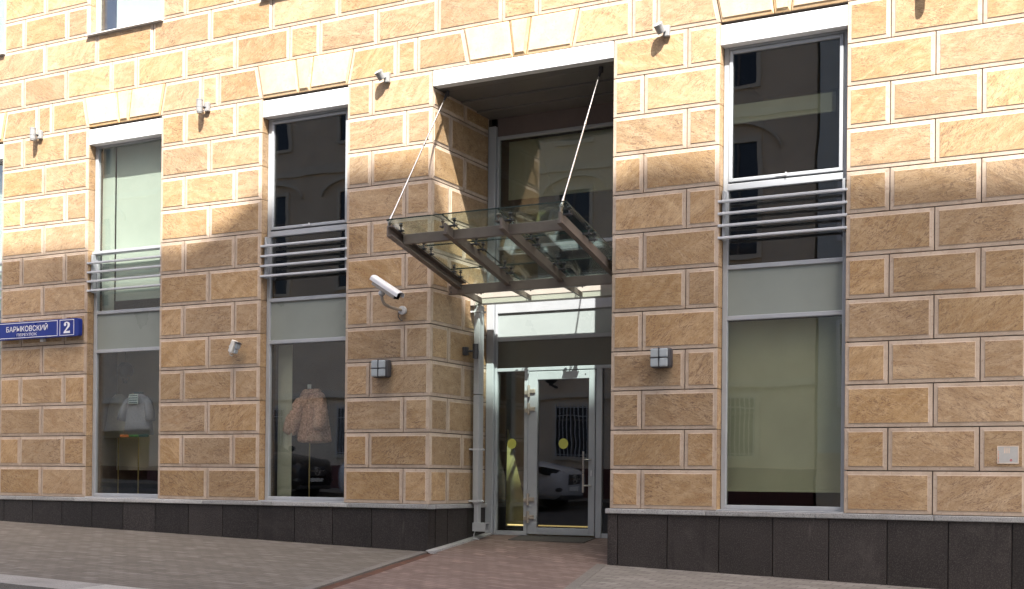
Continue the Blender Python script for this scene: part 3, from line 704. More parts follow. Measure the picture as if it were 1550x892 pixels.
for z in (3.30, 2.78, 0.14, -0.38):
    hm = MB().tube((-17.10, YB-0.09, z-0.17), (-17.10, YB-0.09, z+0.17), 0.042, n=10)
    hm.box(-17.13, -16.90, YB-0.10, YB-0.05, z-0.06, z+0.06, 0, 0.012).box(-17.24, -17.12, YB-0.085, YB-0.03, z-0.10, z+0.02, 0, 0.01)
    build('hinge', hm, 'hinge', DOOR)
def dot(x, z, parent):
    build('warning_dot', MB().tube((x, YB-0.003+0.011, z), (x, YB+0.004+0.03, z), 0.155, n=32), 'yellow', parent)
build('warning_dot', MB().tube((-16.007, YB+0.004, 1.762), (-16.007, YB+0.0098, 1.762), 0.15, n=32), 'yellow', DOOR)
build('warning_dot', MB().tube((-17.713, YB+0.034, 1.77), (-17.713, YB+0.0398, 1.77), 0.15, n=32), 'yellow', SCR)
build('closer_stud', MB().tube((-15.3, YB-0.055, 3.75), (-15.3, YB-0.045, 3.75), 0.02), 'darkgrey', DOOR)

tag(build('door_mat', MB().prism([(y, gz(-16.1, -0.1)*(1-(y+0.1)/3.2)-0.93*(y+0.1)/3.2+dz) for y, dz in ((2.3, -0.03), (3.09, -0.03), (3.09, 0.02), (2.3, 0.025))], 'x', -17.3, -14.9), 'mat', loc=(-16.1, 2.7, -0.92)), 'dark ribbed mat lying in front of the glass entrance door', 'door mat')

# light beam as a yellow panel, with its floor light, inside the left sidelight
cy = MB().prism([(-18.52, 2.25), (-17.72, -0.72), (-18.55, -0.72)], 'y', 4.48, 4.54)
tag(build('beam_panel', cy, 'beam_col', loc=(-18.2, 4.5, -0.8)), 'tall narrow triangular yellow panel standing in for a light beam behind the left sidelight of the entrance', 'light beam')
tag(build('floor_light', MB().box(-18.3, -15.25, 4.12, 4.17, -0.68, -0.64, 0, 0.01), 'warm', loc=(-17, 4.3, -0.9)), 'thin warm light strip glowing low on the floor behind the glass door', 'light strip')

# ------------------------------------------------------------------ entrance canopy
CX0, CX1 = -18.15, -13.36
CN = thing('entrance_canopy', (-15.8, 0, 6.5), 'glass canopy on brown steel beams hung by two rods over the entrance', 'canopy')
def ctop(y): return 7.17-0.245*(y+2.75)
YC0, YC1 = -2.75, 1.02
def sloped(mb, x0, x1, y0, y1, zt0, zb0):
    pts = [(y0, ctop(y0)+zt0), (y0, ctop(y0)+zb0), (y1, ctop(y1)+zb0), (y1, ctop(y1)+zt0)]
    return mb.prism(pts, 'x', x0, x1)
raf_x = [CX0, CX0+1.597, CX0+3.193, CX1]
for i, x in enumerate(raf_x):
    mb = MB()
    if i == 0:   # channel open to the right
        sloped(mb, x-0.05, x-0.01, YC0, YC1, 0, -0.27); sloped(mb, x-0.009, x+0.13, YC0, YC1, 0, -0.035); sloped(mb, x-0.009, x+0.13, YC0, YC1, -0.235, -0.27)
    else:
        sloped(mb, x-0.03, x+0.03, YC0+0.15, YC1, 0, -0.27); sloped(mb, x-0.075, x-0.031, YC0+0.15, YC1, -0.24, -0.27); sloped(mb, x+0.031, x+0.075, YC0+0.15, YC1, -0.24, -0.27)
    build('rafter', mb, 'bronze', CN)
zf = ctop(-2.2)
fb = MB()
for a_, b_ in zip(raf_x[:-1], raf_x[1:]): fb.box(a_+0.135 if a_ == CX0 else a_+0.032, b_-0.032, -2.26, -2.14, zf-0.27, zf-0.01, 0, 0.012)
build('front_beam', fb, 'bronze', CN)
rb = MB().box(-18.47, -13.2, 0.80, 0.92, 5.89, 6.155, 0, 0.012)
build('rear_beam', rb, 'bronze', CN)
for z in (5.96, 6.08): build('bolt', MB().tube((-18.38, 0.78, z), (-18.38, 0.80, z), 0.022, n=8), 'darkgrey', CN)
# gutter at the back, draining into the downpipe
GX0, GX1 = -18.50, -13.18
gt = MB(); gp = [(2.14, 5.80), (2.14, 6.17), (2.17, 6.17), (2.17, 5.83), (2.47, 5.83), (2.47, 6.20), (2.50, 6.20), (2.50, 5.80)]
gt.prism(gp, 'x', GX0+0.22, GX1)
GU = build('gutter', gt, 'cream', CN)
build('gutter_end', MB().box(GX0, GX0+0.20, 2.08, 2.54, 5.74, 6.24, 0, 0.015), 'cream', CN)
for z in (5.92, 6.06): build('bolt', MB().tube((GX0+0.14, 2.06, z), (GX0+0.14, 2.08, z), 0.028, n=8), 'darkgrey', CN)
for x in raf_x[1:3]:
    mb = MB().prism([(0.93, 6.13), (0.93, 5.93), (2.12, 5.80), (2.12, 5.92)], 'x', x-0.035, x+0.035)
    mb.box(x-0.14, x+0.14, 1.0, 1.25, 6.10, 6.14, 0, 0.01)
    build('bracket', mb, 'bronze', CN)
build('bracket', MB().prism([(0.93, 6.10), (0.93, 5.93), (2.08, 5.80), (2.08, 5.95)], 'x', CX0-0.05, CX0+0.05), 'bronze', CN)
# glass panes, bolted to spider arms
gxs = [CX0-0.06, CX0+1.597, CX0+3.193, CX1+0.26]
gys = [YC0-0.02, -1.12, 0.45, 2.02]
for i in range(3):
    for j in range(3):
        x0, x1 = gxs[i]+0.006, gxs[i+1]-0.006; y0, y1 = gys[j]+0.006, gys[j+1]-0.006
        zt = lambda y: ctop(y)+0.135
        vs = [(x0, y0, zt(y0)), (x1, y0, zt(y0)), (x1, y1, zt(y1)), (x0, y1, zt(y1))]; vs += [(v[0], v[1], v[2]+0.032) for v in vs]
        mb = MB(); mb.add(vs, [(3, 2, 1, 0), (4, 5, 6, 7)], 0); mb.add(vs, [(0, 1, 5, 4), (1, 2, 6, 5), (2, 3, 7, 6), (3, 0, 4, 7)], 1)
        build('pane', mb, ['canopy_glass', 'glass_edge'], CN)
for i, x in enumerate(raf_x):
    for yy in (-2.42, -1.30, -0.94, 0.27, 0.63, 1.80):
        for sx in ((1,) if i == 0 else ((1,) if i == 3 else (-1, 1))):
            z = ctop(yy); px = x+sx*0.17
            mb = MB().box(min(x, px+sx*0.07), max(x, px+sx*0.07), yy-0.055, yy+0.055, z-0.02, z+0.015, 0, 0.006)
            mb.tube((px, yy, z-0.05), (px, yy, z+0.16), 0.020, n=8).tube((px, yy, z+0.10), (px, yy, z+0.133), 0.03, 0.055, 12).tube((px, yy, z+0.168), (px, yy, z+0.19), 0.058, 0.045, 12)
            build('glass_clamp', mb, 'bronze' if sx < 0 else 'darkgrey', CN)
for xt, xb in ((-18.40, CX0-0.03), (-13.71, CX1)):
    p0 = Vector((xt, 0.52, 11.50)); p1 = Vector((xb, -2.66 if xb < -17 else -2.50, 7.30))
    d = (p1-p0).normalized(); q = p0+d*0.32; q1 = p1-d*0.28; md = p0.lerp(p1, 0.42)
    mb = MB().tube(q, q1, 0.021, n=10).tube(md-d*0.06, md+d*0.06, 0.032, n=10)
    mb.tube(q1-d*0.02, p1, 0.026, 0.045, 10)
    R = build('tie_rod', mb, 'steel', CN)
    cl = MB().tube(p0+d*0.08, q+d*0.02, 0.045, 0.028, 10).tube(p0+Vector((0, 0, 0.05)), p0-Vector((0, 0, 0.10)), 0.06, n=12)
    build('clevis', cl, 'darkgrey', R)
    ft = MB().box(p1.x-0.015, p1.x+0.015, p1.y-0.06, p1.y+0.06, 7.05, p1.z+0.03, 0, 0.006).tube((p1.x-0.05, p1.y, p1.z-0.02), (p1.x+0.05, p1.y, p1.z-0.02), 0.022, n=8)
    build('fork_end', ft, 'steel', R)

# ------------------------------------------------------------------ downpipe
DP = thing('downpipe', (-18.3, 2.25, -0.8), 'square grey metal downpipe in the left corner of the entrance recess', 'downpipe')
dm = MB(); x0, x1, y0, y1 = -18.40, -18.21, 2.14, 2.42
dm.box(x0, x1, y0, y1, 3.17, 5.74, 0, 0.02); dm.box(x0, x1, y0, y1, -0.0, 3.155, 0, 0.02); dm.box(x0+0.03, x1-0.03, y0+0.04, y1-0.04, -0.74, 0.05, 0, 0.015)
build('pipe', dm, 'grey_paint', DP)
for z in (5.55, 1.55, 0.05):
    build('clip', MB().box(x0-0.12, x1+0.012, y0-0.012, y1+0.012, z, z+0.05, 0, 0.006).tube((x1, y1-0.03, z+0.025), (x1+0.05, y1-0.03, z+0.025), 0.03, n=8), 'lightgrey', DP)
sp = MB()
sx0, sx1, sy0, sy1, sz0, sz1 = -18.38, -17.95, 2.12, 2.40, -0.80, -0.55
t_ = 0.025
sp.box(sx0, sx1, sy0, sy0+t_, sz0, sz1, 0, 0.006); sp.box(sx0, sx1, sy1-t_, sy1, sz0, sz1, 0, 0.006); sp.box(sx0, sx1, sy0+t_, sy1-t_, sz0, sz0+t_); sp.box(sx0, sx1, sy0+t_, sy1-t_, sz1-t_, sz1); sp.box(sx0, sx0+t_, sy0+t_, sy1-t_, sz0+t_, sz1-t_)
build('spout', sp, 'grey_paint', DP)
tag(build('loose_cable', MB().path([(-18.38, 2.3, -0.78), (-18.34, 2.15, -0.9), (-18.25, 2.0, -1.0), (-18.10, 2.05, -1.03)], 0.014, 8), 'lightgrey', loc=(-18.3, 2.1, -1.0)), 'short frayed cable end lying at the foot of the downpipe', 'cable')

# ------------------------------------------------------------------ wall lamps
def bulkhead(x, z, label):
    t = thing('bulkhead_lamp', (x, 0, z), label, 'wall lamp', 'square bulkhead lamps on the wall')
    w_ = 0.25
    build('back_case', MB().box(x-w_, x+w_+0.03, -0.30, -0.05, z-w_, z+w_, 0, 0.06), 'darkgrey', t)
    for sx in (-1, 1):
        for sz in (-1, 1):
            xa, xb = sorted((x+sx*0.005, x+sx*0.228)); za, zb = sorted((z+sz*0.005, z+sz*0.228))
            mb = MB().box(xa, xb, -0.36, -0.296, za, zb, 0, 0.03)
            build('diffuser', mb, 'diffuser', t)
    g = MB().box(x-0.008, x+0.008, -0.368, -0.31, z-0.25, z+0.25, 0, 0.004).box(x-0.25, x-0.0085, -0.365, -0.31, z-0.007, z+0.007, 0, 0.003).box(x+0.0085, x+0.25, -0.365, -0.31, z-0.007, z+0.007, 0, 0.003)
    build('grille', g, 'darkgrey', t)
    return t
bulkhead(-20.05, 3.78, 'square quartered bulkhead lamp on the pier left of the entrance')
bulkhead(-11.68, 3.78, 'square quartered bulkhead lamp on the pier right of the entrance')
def spot(x, z, label, kindn):
    t = thing('facade_spotlight', (x, 0, z), label, 'spotlight', 'small spotlights along the lintel course')
    build('mount', MB().box(x-0.07, x+0.09, -0.13, -0.015, z-0.16, z+0.12, 0, 0.02), 'lampgrey', t)
    build('arm', MB().tube((x-0.02, -0.11, z-0.03), (x-0.13, -0.22, z-0.01), 0.035, n=10), 'darkgrey', t)
    if kindn == 'v':
        c = (x-0.15, -0.24); mb = MB().tube((c[0], c[1], z-0.19), (c[0], c[1], z+0.16), 0.095, n=20).tube((c[0], c[1], z+0.16), (c[0], c[1], z+0.19), 0.10, n=20).tube((c[0], c[1], z-0.05), (c[0], c[1], z-0.03), 0.10, n=20).tube((c[0], c[1], z-0.23), (c[0], c[1], z-0.19), 0.085, n=20)
    else:
        d = Vector((-0.15, -0.45, 0.5)).normalized(); c = Vector((x-0.12, -0.22, z+0.02))
        mb = MB().tube(c-d*0.10, c+d*0.10, 0.115, n=22).tube(c+d*0.09, c+d*0.13, 0.122, n=22)
    H_ = build('head', mb, 'lampgrey', t)
    return t
spot(-33.80, 12.02, 'grey cylindrical spotlight high on the wall, farthest left, above the blue street sign', 'v')
spot(-26.60, 12.02, 'grey cylindrical spotlight high on the wall between the two windows that show clothes', 'v')
spot(-20.03, 12.00, 'grey tilted spotlight high on the wall above the white security camera', 's')
spot(-11.66, 12.00, 'grey tilted spotlight high on the wall right of the entrance canopy', 's')
spot(-5.24, 12.05, 'grey spotlight above the frame edge at top right, only its shadow in view', 'v')

# lamp on the recess side wall
t = thing('reveal_lamp', (-18.53, 2.03, 4.40), 'small dark cylinder lamp on the side wall of the entrance recess', 'wall lamp')
build('mount', MB().box(-18.54, -18.42, 1.72, 1.90, 4.28, 4.52, 0, 0.015), 'darkgrey', t)
build('arm', MB().tube((-18.44, 1.84, 4.40), (-18.32, 1.99, 4.42), 0.03, n=8), 'darkgrey', t)
build('head', MB().tube((-18.26, 2.0, 4.20), (-18.26, 2.0, 4.62), 0.085, n=18).tube((-18.26, 2.0, 4.40), (-18.26, 2.0, 4.42), 0.09, n=18), 'darkgrey', t)

# ------------------------------------------------------------------ security cameras
t = thing('security_camera', (-19.47, 0, 5.42), 'white bullet security camera on a curved arm, pointing down to the right', 'security camera')
p_back = Vector((-19.96, -0.72, 6.20)); p_front = Vector((-19.02, -0.88, 5.66))
ax = (p_front-p_back).normalized(); side = ax.cross(Vector((0, 0, 1))).normalized(); up = side.cross(ax).normalized()
def obox(c0, c1, sw, z0, z1, b=0.02):
    L = (c1-c0).length; mb = MB().box(0, L, -sw, sw, z0, z1, 0, b)
    m = Matrix((ax, side*-1, up)).transposed().to_4x4(); m.translation = c0
    return mb.xf(m)
body = obox(p_back+ax*0.06, p_front-ax*0.07, 0.115, -0.13, 0.065, 0.03)
build('body', body, 'hinge', t)
hood = MB(); pr = []
for k in range(9):
    q = math.pi*k/8; pr.append((math.cos(q)*0.145, math.sin(q)*0.075+0.06))
prof = [(0.145, -0.02)]+pr+[(-0.145, -0.02), (-0.128, -0.02)]+[(x*0.88, (z-0.06)*0.85+0.06) for x, z in reversed(pr)]+[(0.128, -0.02)]
L = (p_front-p_back).length
hood.prism(prof, 'x', -0.02, L+0.04)
m = Matrix((ax, side*-1, up)).transposed().to_4x4(); m.translation = p_back
build('sunshield', hood.xf(m), 'white', t)
fl = obox(p_front-ax*0.071, p_front-ax*0.06, 0.10, -0.115, 0.05, 0.002); build('lens', fl, 'lens', t)
bk = MB().sphere((p_back.lerp(p_front, 0.42)-up*0.20)[:], (0.10, 0.09, 0.09)).tube(p_back.lerp(p_front, 0.42)-up*0.12, p_back.lerp(p_front, 0.42)-up*0.26, 0.075, 0.06)
build('swivel', bk, 'lightgrey', t)
c = p_back.lerp(p_front, 0.42)-up*0.22
arm = [c, c+Vector((0.0, 0.03, -0.14)), c+Vector((0.03, 0.10, -0.27)), c+Vector((0.10, 0.25, -0.33)), c+Vector((0.16, 0.45, -0.36)), Vector((-19.42, -0.04, 5.40))]
build('arm', MB().path(arm, 0.045, 10), 'hinge', t)
build('wall_plate', MB().tube((-19.42, -0.13, 5.40), (-19.42, -0.05, 5.40), 0.12, n=18), 'lightgrey', t)
build('cable', MB().path([(-19.52, -0.16, 5.34), (-19.53, -0.14, 5.22), (-19.47, -0.10, 5.12), (-19.42, -0.08, 5.12)], 0.014, 8), 'darkgrey', t)

t = thing('motion_sensor', (-25.42, 0, 4.6), 'small cream box sensor with a hooked arm, tilted on the wall between shop windows', 'sensor')
m = Matrix.Translation((-25.30, -0.24, 4.60)) @ Matrix.Rotation(0.42, 4, 'Y') @ Matrix.Rotation(-0.25, 4, 'Z')
build('body', MB().box(-0.10, 0.10, -0.10, 0.06, -0.19, 0.19, 0, 0.02).xf(m), 'offwhite', t)
build('lens', MB().box(0.102, 0.20, -0.07, 0.08, -0.02, 0.15, 0, 0.03).xf(m), 'diffuser', t)
build('lower_lens', MB().box(0.102, 0.19, -0.06, 0.07, -0.16, -0.03, 0, 0.03).xf(m), 'diffuser', t)
build('hood', MB().box(0.06, 0.22, -0.10, 0.09, 0.16, 0.19, 0, 0.01).xf(m), 'darkgrey', t)
build('mount', MB().tube((-25.46, -0.05, 4.62), (-25.46, -0.22, 4.62), 0.055, n=12).tube((-25.46, -0.2, 4.62), (-25.33, -0.24, 4.60), 0.035, n=8), 'offwhite', t)
hk = [Vector((-25.41, -0.22, 4.44))+Vector((0.075*math.cos(q), 0, 0.10*math.sin(q)*1.0)) for q in [math.pi*(0.2+1.5*i/12) for i in range(13)]]
build('hook', MB().path(hk, 0.02, 8), 'offwhite', t)

# ------------------------------------------------------------------ street sign and wall plate
ST = thing('street_sign', (-33.6, 0, 5.2), 'blue enamel street name sign with white Cyrillic lettering and house number 2', 'street sign')
pr = [(-35.57, 5.22), (-31.80, 5.22), (-31.745, 5.25), (-31.73, 5.31), (-31.73, 5.71), (-31.745, 5.77), (-31.80, 5.80), (-35.57, 5.80)]
build('panel', MB().prism(pr, 'y', -0.26, -0.10), 'blue', ST)
def outline(x0, x1, z0, z1, w_=0.018, y=-0.262):
    mb = MB(); mb.box(x0, x1, y-0.004, y+0.001, z0, z0+w_); mb.box(x0, x1, y-0.004, y+0.001, z1-w_, z1)
    mb.box(x0, x0+w_, y-0.004, y+0.001, z0+w_, z1-w_); mb.box(x1-w_, x1, y-0.004, y+0.001, z0+w_, z1-w_); return mb
o1 = outline(-35.53, -32.68, 5.255, 5.765); build('border_line', o1, 'lettering', ST)
build('border_line', outline(-32.58, -31.93, 5.255, 5.765), 'lettering', ST)
build('lettering', text_mb('БАРЫКОВСКИЙ', -34.10, 5.585, 0.235, 1.95, -0.266, bold=0.008), 'lettering', ST)
build('lettering', text_mb('ПЕРЕУЛОК', -34.10, 5.365, 0.095, 0.94, -0.266, bold=0.006), 'lettering', ST)
# the numeral: a bold two with a ball end and a flat foot
def numeral(xc, z0, h, wd, y):
    P = [(0.06, 0.70), (0.08, 0.84), (0.22, 0.97), (0.50, 1.0), (0.78, 0.96), (0.93, 0.84), (0.95, 0.70), (0.88, 0.56), (0.66, 0.40), (0.42, 0.24), (0.36, 0.19), (0.86, 0.19), (0.96, 0.22), (0.99, 0.0), (0.02, 0.0), (0.03, 0.10), (0.20, 0.26), (0.46, 0.46), (0.60, 0.60), (0.64, 0.72), (0.60, 0.86), (0.48, 0.92), (0.36, 0.90), (0.34, 0.84), (0.40, 0.76), (0.36, 0.66), (0.20, 0.62)]
    return MB().prism([(xc-wd/2+p[0]*wd, z0+p[1]*h) for p in P], 'y', y, y+0.006)
build('numeral', numeral(-32.255, 5.325, 0.37, 0.30, -0.268), 'lettering', ST)
build('bracket', MB().box(-33.60, -33.45, -0.16, -0.03, 5.11, 5.219, 0, 0.01), 'lightgrey', ST)

PL = thing('survey_plate', (-3.557, 0, 1.17), 'small pale square plate with orange border and red dot on a granite block', 'plate')
build('plate', MB().box(-3.785, -3.335, -0.030, -0.010, 1.17, 1.565, 0, 0.004), 'platewhite', PL)
build('border_line', outline(-3.785, -3.335, 1.17, 1.565, 0.02, -0.032), 'paleorange', PL)
bl = MB()
for z0, z1 in ((1.20, 1.24), (1.26, 1.33), (1.35, 1.40), (1.42, 1.45)): bl.box(-3.762, -3.750, -0.0355, -0.029, z0, z1)
build('print', bl, 'orange', PL)
gl = MB()
for i in range(3): gl.box(-3.64+0.045*i, -3.612+0.045*i, -0.0350, -0.029, 1.40, 1.53)
build('print', gl, 'paleorange', PL)
ds = MB(); n = 24
vs = [(-3.495+r*math.cos(2*math.pi*i/n), -0.0345, 1.247+r*math.sin(2*math.pi*i/n)) for r in (0.011, 0.026) for i in range(n)]
ds.add(vs, [(i, n+i, n+(i+1) % n, (i+1) % n) for i in range(n)]); build('dot', ds, 'red', PL)

# ------------------------------------------------------------------ shop window displays
def garment(mb, cx, cy, z0, z1, secs, mi=0, n=40, fold=0.02, seed=1):
    rnd = random.Random(seed); ph = [rnd.random()*6 for _ in range(4)]
    rings = []
    for t, hw, hd, dx in secs:
        z = z0+(z1-z0)*t; ring = []
        for k in range(n):
            q = 2*math.pi*k/n
            f = 1+fold*(1-t)*(math.sin(5*q+ph[0])+0.7*math.sin(9*q+ph[1]+t*3))
            ring.append((cx+dx+hw*math.copysign(abs(math.cos(q))**0.75, math.cos(q))*f, cy+hd*math.sin(q)*f, z))
        rings.append(ring)
    return mb.loft(rings, mi)
def stand(x, y, ztop, label):
    st = thing('garment_stand', (x, y, 0), label, 'garment stand')
    build('pole', MB().tube((x, y, 0.02), (x, y, ztop), 0.022, n=10), 'brass', st)
    build('base', MB().tube((x, y, 0.0), (x, y, 0.04), 0.40, 0.38, 28), 'brass', st)
    return st
stand(-23.55, 1.2, 3.1, 'thin brass stand holding the fluffy coat in the shop window')
CT = thing('fleece_coat', (-23.55, 1.2, 1.75), 'fluffy beige teddy fleece coat hanging in the shop window', 'coat')
cm = MB()
garment(cm, -23.40, 1.2, 1.75, 3.35, [(0, 0.60, 0.27, 0.02), (0.08, 0.61, 0.28, 0.02), (0.35, 0.54, 0.26, 0), (0.62, 0.49, 0.25, -0.02), (0.80, 0.46, 0.24, -0.05), (0.90, 0.43, 0.22, -0.07), (0.96, 0.34, 0.18, -0.08), (1.0, 0.22, 0.15, -0.08)], fold=0.03, seed=3)
BO = build('body', cm, 'fur', CT)
for s_, pts, rr in ((0, [(-23.74, 1.12, 3.12), (-23.84, 1.00, 2.85), (-23.93, 0.92, 2.50), (-24.02, 0.88, 2.20), (-24.08, 0.88, 1.98)], [0.17, 0.22, 0.23, 0.24, 0.22]),
                    (1, [(-23.14, 1.12, 3.10), (-23.02, 1.00, 2.80), (-22.94, 0.90, 2.52), (-22.92, 0.84, 2.28), (-22.94, 0.84, 2.10)], [0.17, 0.21, 0.22, 0.22, 0.20])):
    build('sleeve', MB().path(pts, rr, 16), 'fur', CT)
col = MB(); rings = []
for z, r in ((3.22, 0.27), (3.30, 0.29), (3.37, 0.26), (3.39, 0.19), (3.32, 0.15)):
    rings.append([(-23.48+r*1.15*math.cos(q), 1.18+r*0.8*math.sin(q), z+0.03*math.sin(q)) for q in [2*math.pi*k/20 for k in range(20)]])
build('collar', col.loft(rings), 'fur', CT)
build('pocket_flap', MB().prism([(-23.36, 2.98), (-23.36, 2.86), (-23.22, 2.82), (-23.08, 2.86), (-23.08, 2.98)], 'y', 0.94, 0.99), 'fur', CT)
build('pocket_flap', MB().prism([(-23.84, 2.98), (-23.84, 2.86), (-23.72, 2.82), (-23.60, 2.86), (-23.60, 2.98)], 'y', 0.94, 0.99), 'fur', CT)
pk = MB().tube((-23.47, 0.925, 1.78), (-23.47, 0.945, 3.28), 0.028, n=8); build('front_placket', pk, 'fur', CT)
build('neck_tag', MB().box(-23.62, -23.50, 1.16, 1.19, 3.40, 3.53), 'tagprint', CT)
for nm in ('fleece',):
    for o in CT.children:
        if o.name.startswith(('body', 'sleeve', 'collar')):
            su = o.modifiers.new('subdivide', 'SUBSURF'); su.levels = 2; su.render_levels = 2
            tx = bpy.data.textures.new('fleece_tufts', 'CLOUDS'); tx.noise_scale = 0.035; tx.noise_depth = 2
            dm_ = o.modifiers.new('tufts', 'DISPLACE'); dm_.texture = tx; dm_.strength = 0.035; dm_.mid_level = 0.5

stand(-30.50, 1.2, 3.2, 'thin brass stand holding the grey sleeveless top in the left window')
TP = thing('grey_top', (-30.5, 1.2, 2.05), 'grey knitted sleeveless top with a printed neck tag and coloured hem trim', 'top')
cm = MB(); garment(cm, -30.52, 1.2, 2.05, 3.42, [(0, 0.62, 0.24, 0.02), (0.3, 0.55, 0.23, 0.02), (0.55, 0.49, 0.22, 0.01), (0.70, 0.44, 0.2, 0), (0.80, 0.42, 0.17, 0), (0.90, 0.36, 0.14, 0), (0.96, 0.22, 0.12, 0), (1.0, 0.16, 0.11, 0)], fold=0.02, seed=5)
build('body', cm, 'greyknit', TP)
for sx in (-1, 1):
    build('sleeve', MB().path([(-30.52+sx*0.30, 1.2, 3.26), (-30.52+sx*0.46, 1.16, 3.08), (-30.52+sx*0.57, 1.12, 2.80), (-30.52+sx*0.63, 1.10, 2.52)], [0.10, 0.15, 0.16, 0.17], 16), 'greyknit', TP)
build('collar', MB().path([(-30.52+0.17*math.cos(q), 1.2+0.11*math.sin(q), 3.43) for q in [2*math.pi*k/20 for k in range(21)]], 0.03, 8), 'teal', TP)
tr = MB(); 
build('neck_tag', MB().box(-30.72, -30.32, 0.955, 0.975, 3.06, 3.38, 0, 0.005), 'tagprint', TP)
for i in range(4): build('tag_print', MB().box(-30.70, -30.34, 0.950, 0.9545, 3.09+0.075*i, 3.12+0.075*i), 'teal', TP)
build('trim', MB().box(-31.10, -30.72, 0.95, 1.10, 1.97, 2.06, 0, 0.02), 'multi', TP); build('trim', MB().box(-30.70, -30.30, 0.95, 1.10, 1.98, 2.06, 0, 0.02), 'green', TP)
build('trim', MB().box(-30.28, -29.95, 0.95, 1.10, 1.98, 2.06, 0, 0.02), 'teal', TP)
stand(-31.95, 1.75, 3.0, 'thin brass stand holding the pale cloth cape behind the grey top')
cm = MB(); garment(cm, -31.95, 1.75, 2.0, 3.45, [(0, 0.62, 0.25, 0), (0.4, 0.50, 0.22, 0), (0.75, 0.40, 0.2, 0), (0.92, 0.28, 0.15, 0), (1.0, 0.14, 0.1, 0)], fold=0.03, seed=9)
tag(build('cloth_cape', cm, 'beigecloth', loc=(-31.95, 1.75, 2.0)), 'pale beige cloth cape hanging behind the grey top in the left window', 'cape')
GB = thing('globe_ornament', (-31.13, 1.2, 3.75), 'dark round globe on a short stem, hung high in the left display window', 'ornament')
build('globe', MB().sphere((-31.13, 1.2, 4.20), 0.27, 0, 28, 18), 'globe', GB)
build('stem', MB().tube((-31.13, 1.2, 3.78), (-31.13, 1.2, 3.95), 0.07, 0.09).tube((-31.13, 1.2, 4.46), (-31.13, 1.2, 5.4), 0.008), 'darkgrey', GB)
tag(build('display_board', MB().box(-29.66, -28.7, 2.0, 2.1, 2.7, 3.75, 0, 0.3), 'oxblood', loc=(-29.2, 2, 2.7)), 'dark red rounded display board behind the grey top, at the right of the left window', 'board')

# ------------------------------------------------------------------ across the street: buildings that shade and mirror in the glass
OB = thing('beige_building', (-38, -34, -0.6), 'low beige rendered building across the street, mirrored in the windows', 'building')
YO = -33.7
ow = MB(); oz = roadz(-36, -26)
for xa, xb in ((-75.0, -66.4), (-62.0, -16.9)):
    ow.box(xa, xb, -42, YO, 1.45, 28, 0); ow.box(xa-0.0, xb+0.0, -42.05, YO+0.12, -3, 1.448, 1)
ow.box(-66.398, -62.002, -42, YO, 3.75, 28, 0); ow.box(-66.398, -62.002, -42.0, -41.7, -3, 1.88, 1); ow.box(-66.398, -62.002, -42.05, -41.65, 1.882, 2.0, 2)
ow.box(-75, -16.85, YO+0.002, YO+0.22, 5.6, 6.0, 2); ow.box(-75, -16.85, YO+0.002, YO+0.35, 10.2, 10.9, 2); ow.box(-75, -16.85, YO+0.002, YO+0.7, 26.8, 28.0, 2)
ow.box(-75, -16.85, YO+0.002, YO+0.14, 19.6, 20.0, 2)
build('wall', ow, ['beige_wall', 'oxblood', 'cream_trim'], OB)
def owin(x, z0, z1, grille):
    f = MB(); frame_ring(f, x-1.25, x+1.25, z0, z1, 0.22, YO+0.002, YO+0.16, 0, 0)
    W = build('window', f, 'cream_trim', OB)
    build('pane', MB().box(x-1.03, x+1.03, YO+0.003, YO+0.03, z0+0.22, z1-0.22), 'oldglass', W)
    fr_ = MB().box(x-0.06, x+0.06, YO+0.031, YO+0.08, z0+0.22, z1-0.22).box(x-1.03, x+1.03, YO+0.031, YO+0.075, z0+(z1-z0)*0.68, z0+(z1-z0)*0.68+0.12)
    build('frame', fr_, 'woodframe', W)
    if grille:
        g_ = MB(); k = x-1.0
        while k < x+1.05: g_.tube((k, YO+0.22, z0+0.1), (k, YO+0.22, z1-0.1), 0.03, n=6); k += 0.25
        for z in (z0+0.3, z1-0.8, z1-0.3): g_.box(x-1.05, x+1.05, YO+0.20, YO+0.235, z, z+0.05)
        build('grille', g_, 'lightgrey', W)
for i in range(8):
    x = -20.4-6.1*i-0.6-(3.0 if i == 7 else 0)
    (owin(x, 1.9, 5.3, True) if abs(x+64.2) > 3.4 else None); owin(x, 12.2, 18.6, False); owin(x, 21.2, 25.8, False)
    am = MB(); rings = []
    for q in [math.pi*(0.05+0.9*k/16) for k in range(17)]:
        cx_, cz_ = x+2.3*math.cos(q), 18.0+1.3*math.sin(q)
        rings.append([(cx_, YO+0.004, cz_-0.10), (cx_, YO+0.25, cz_-0.10), (cx_, YO+0.25, cz_+0.12), (cx_, YO+0.004, cz_+0.12)])
    am.loft(rings, smooth=False); build('arch_moulding', am, 'cream_trim', OB)
gl_ = thing('globe_lamp', (-33.5, YO, 6.6), 'dark globe lamp on a bracket on the beige building across the street', 'wall lamp')
build('globe', MB().sphere((-34.3, YO+0.8, 7.0), 0.42), 'globe', gl_); build('bracket', MB().tube((-34.3, YO, 6.45), (-34.3, YO+0.8, 6.55), 0.06).tube((-34.3, YO+0.8, 6.5), (-34.3, YO+0.8, 6.7), 0.12), 'darkgrey', gl_)

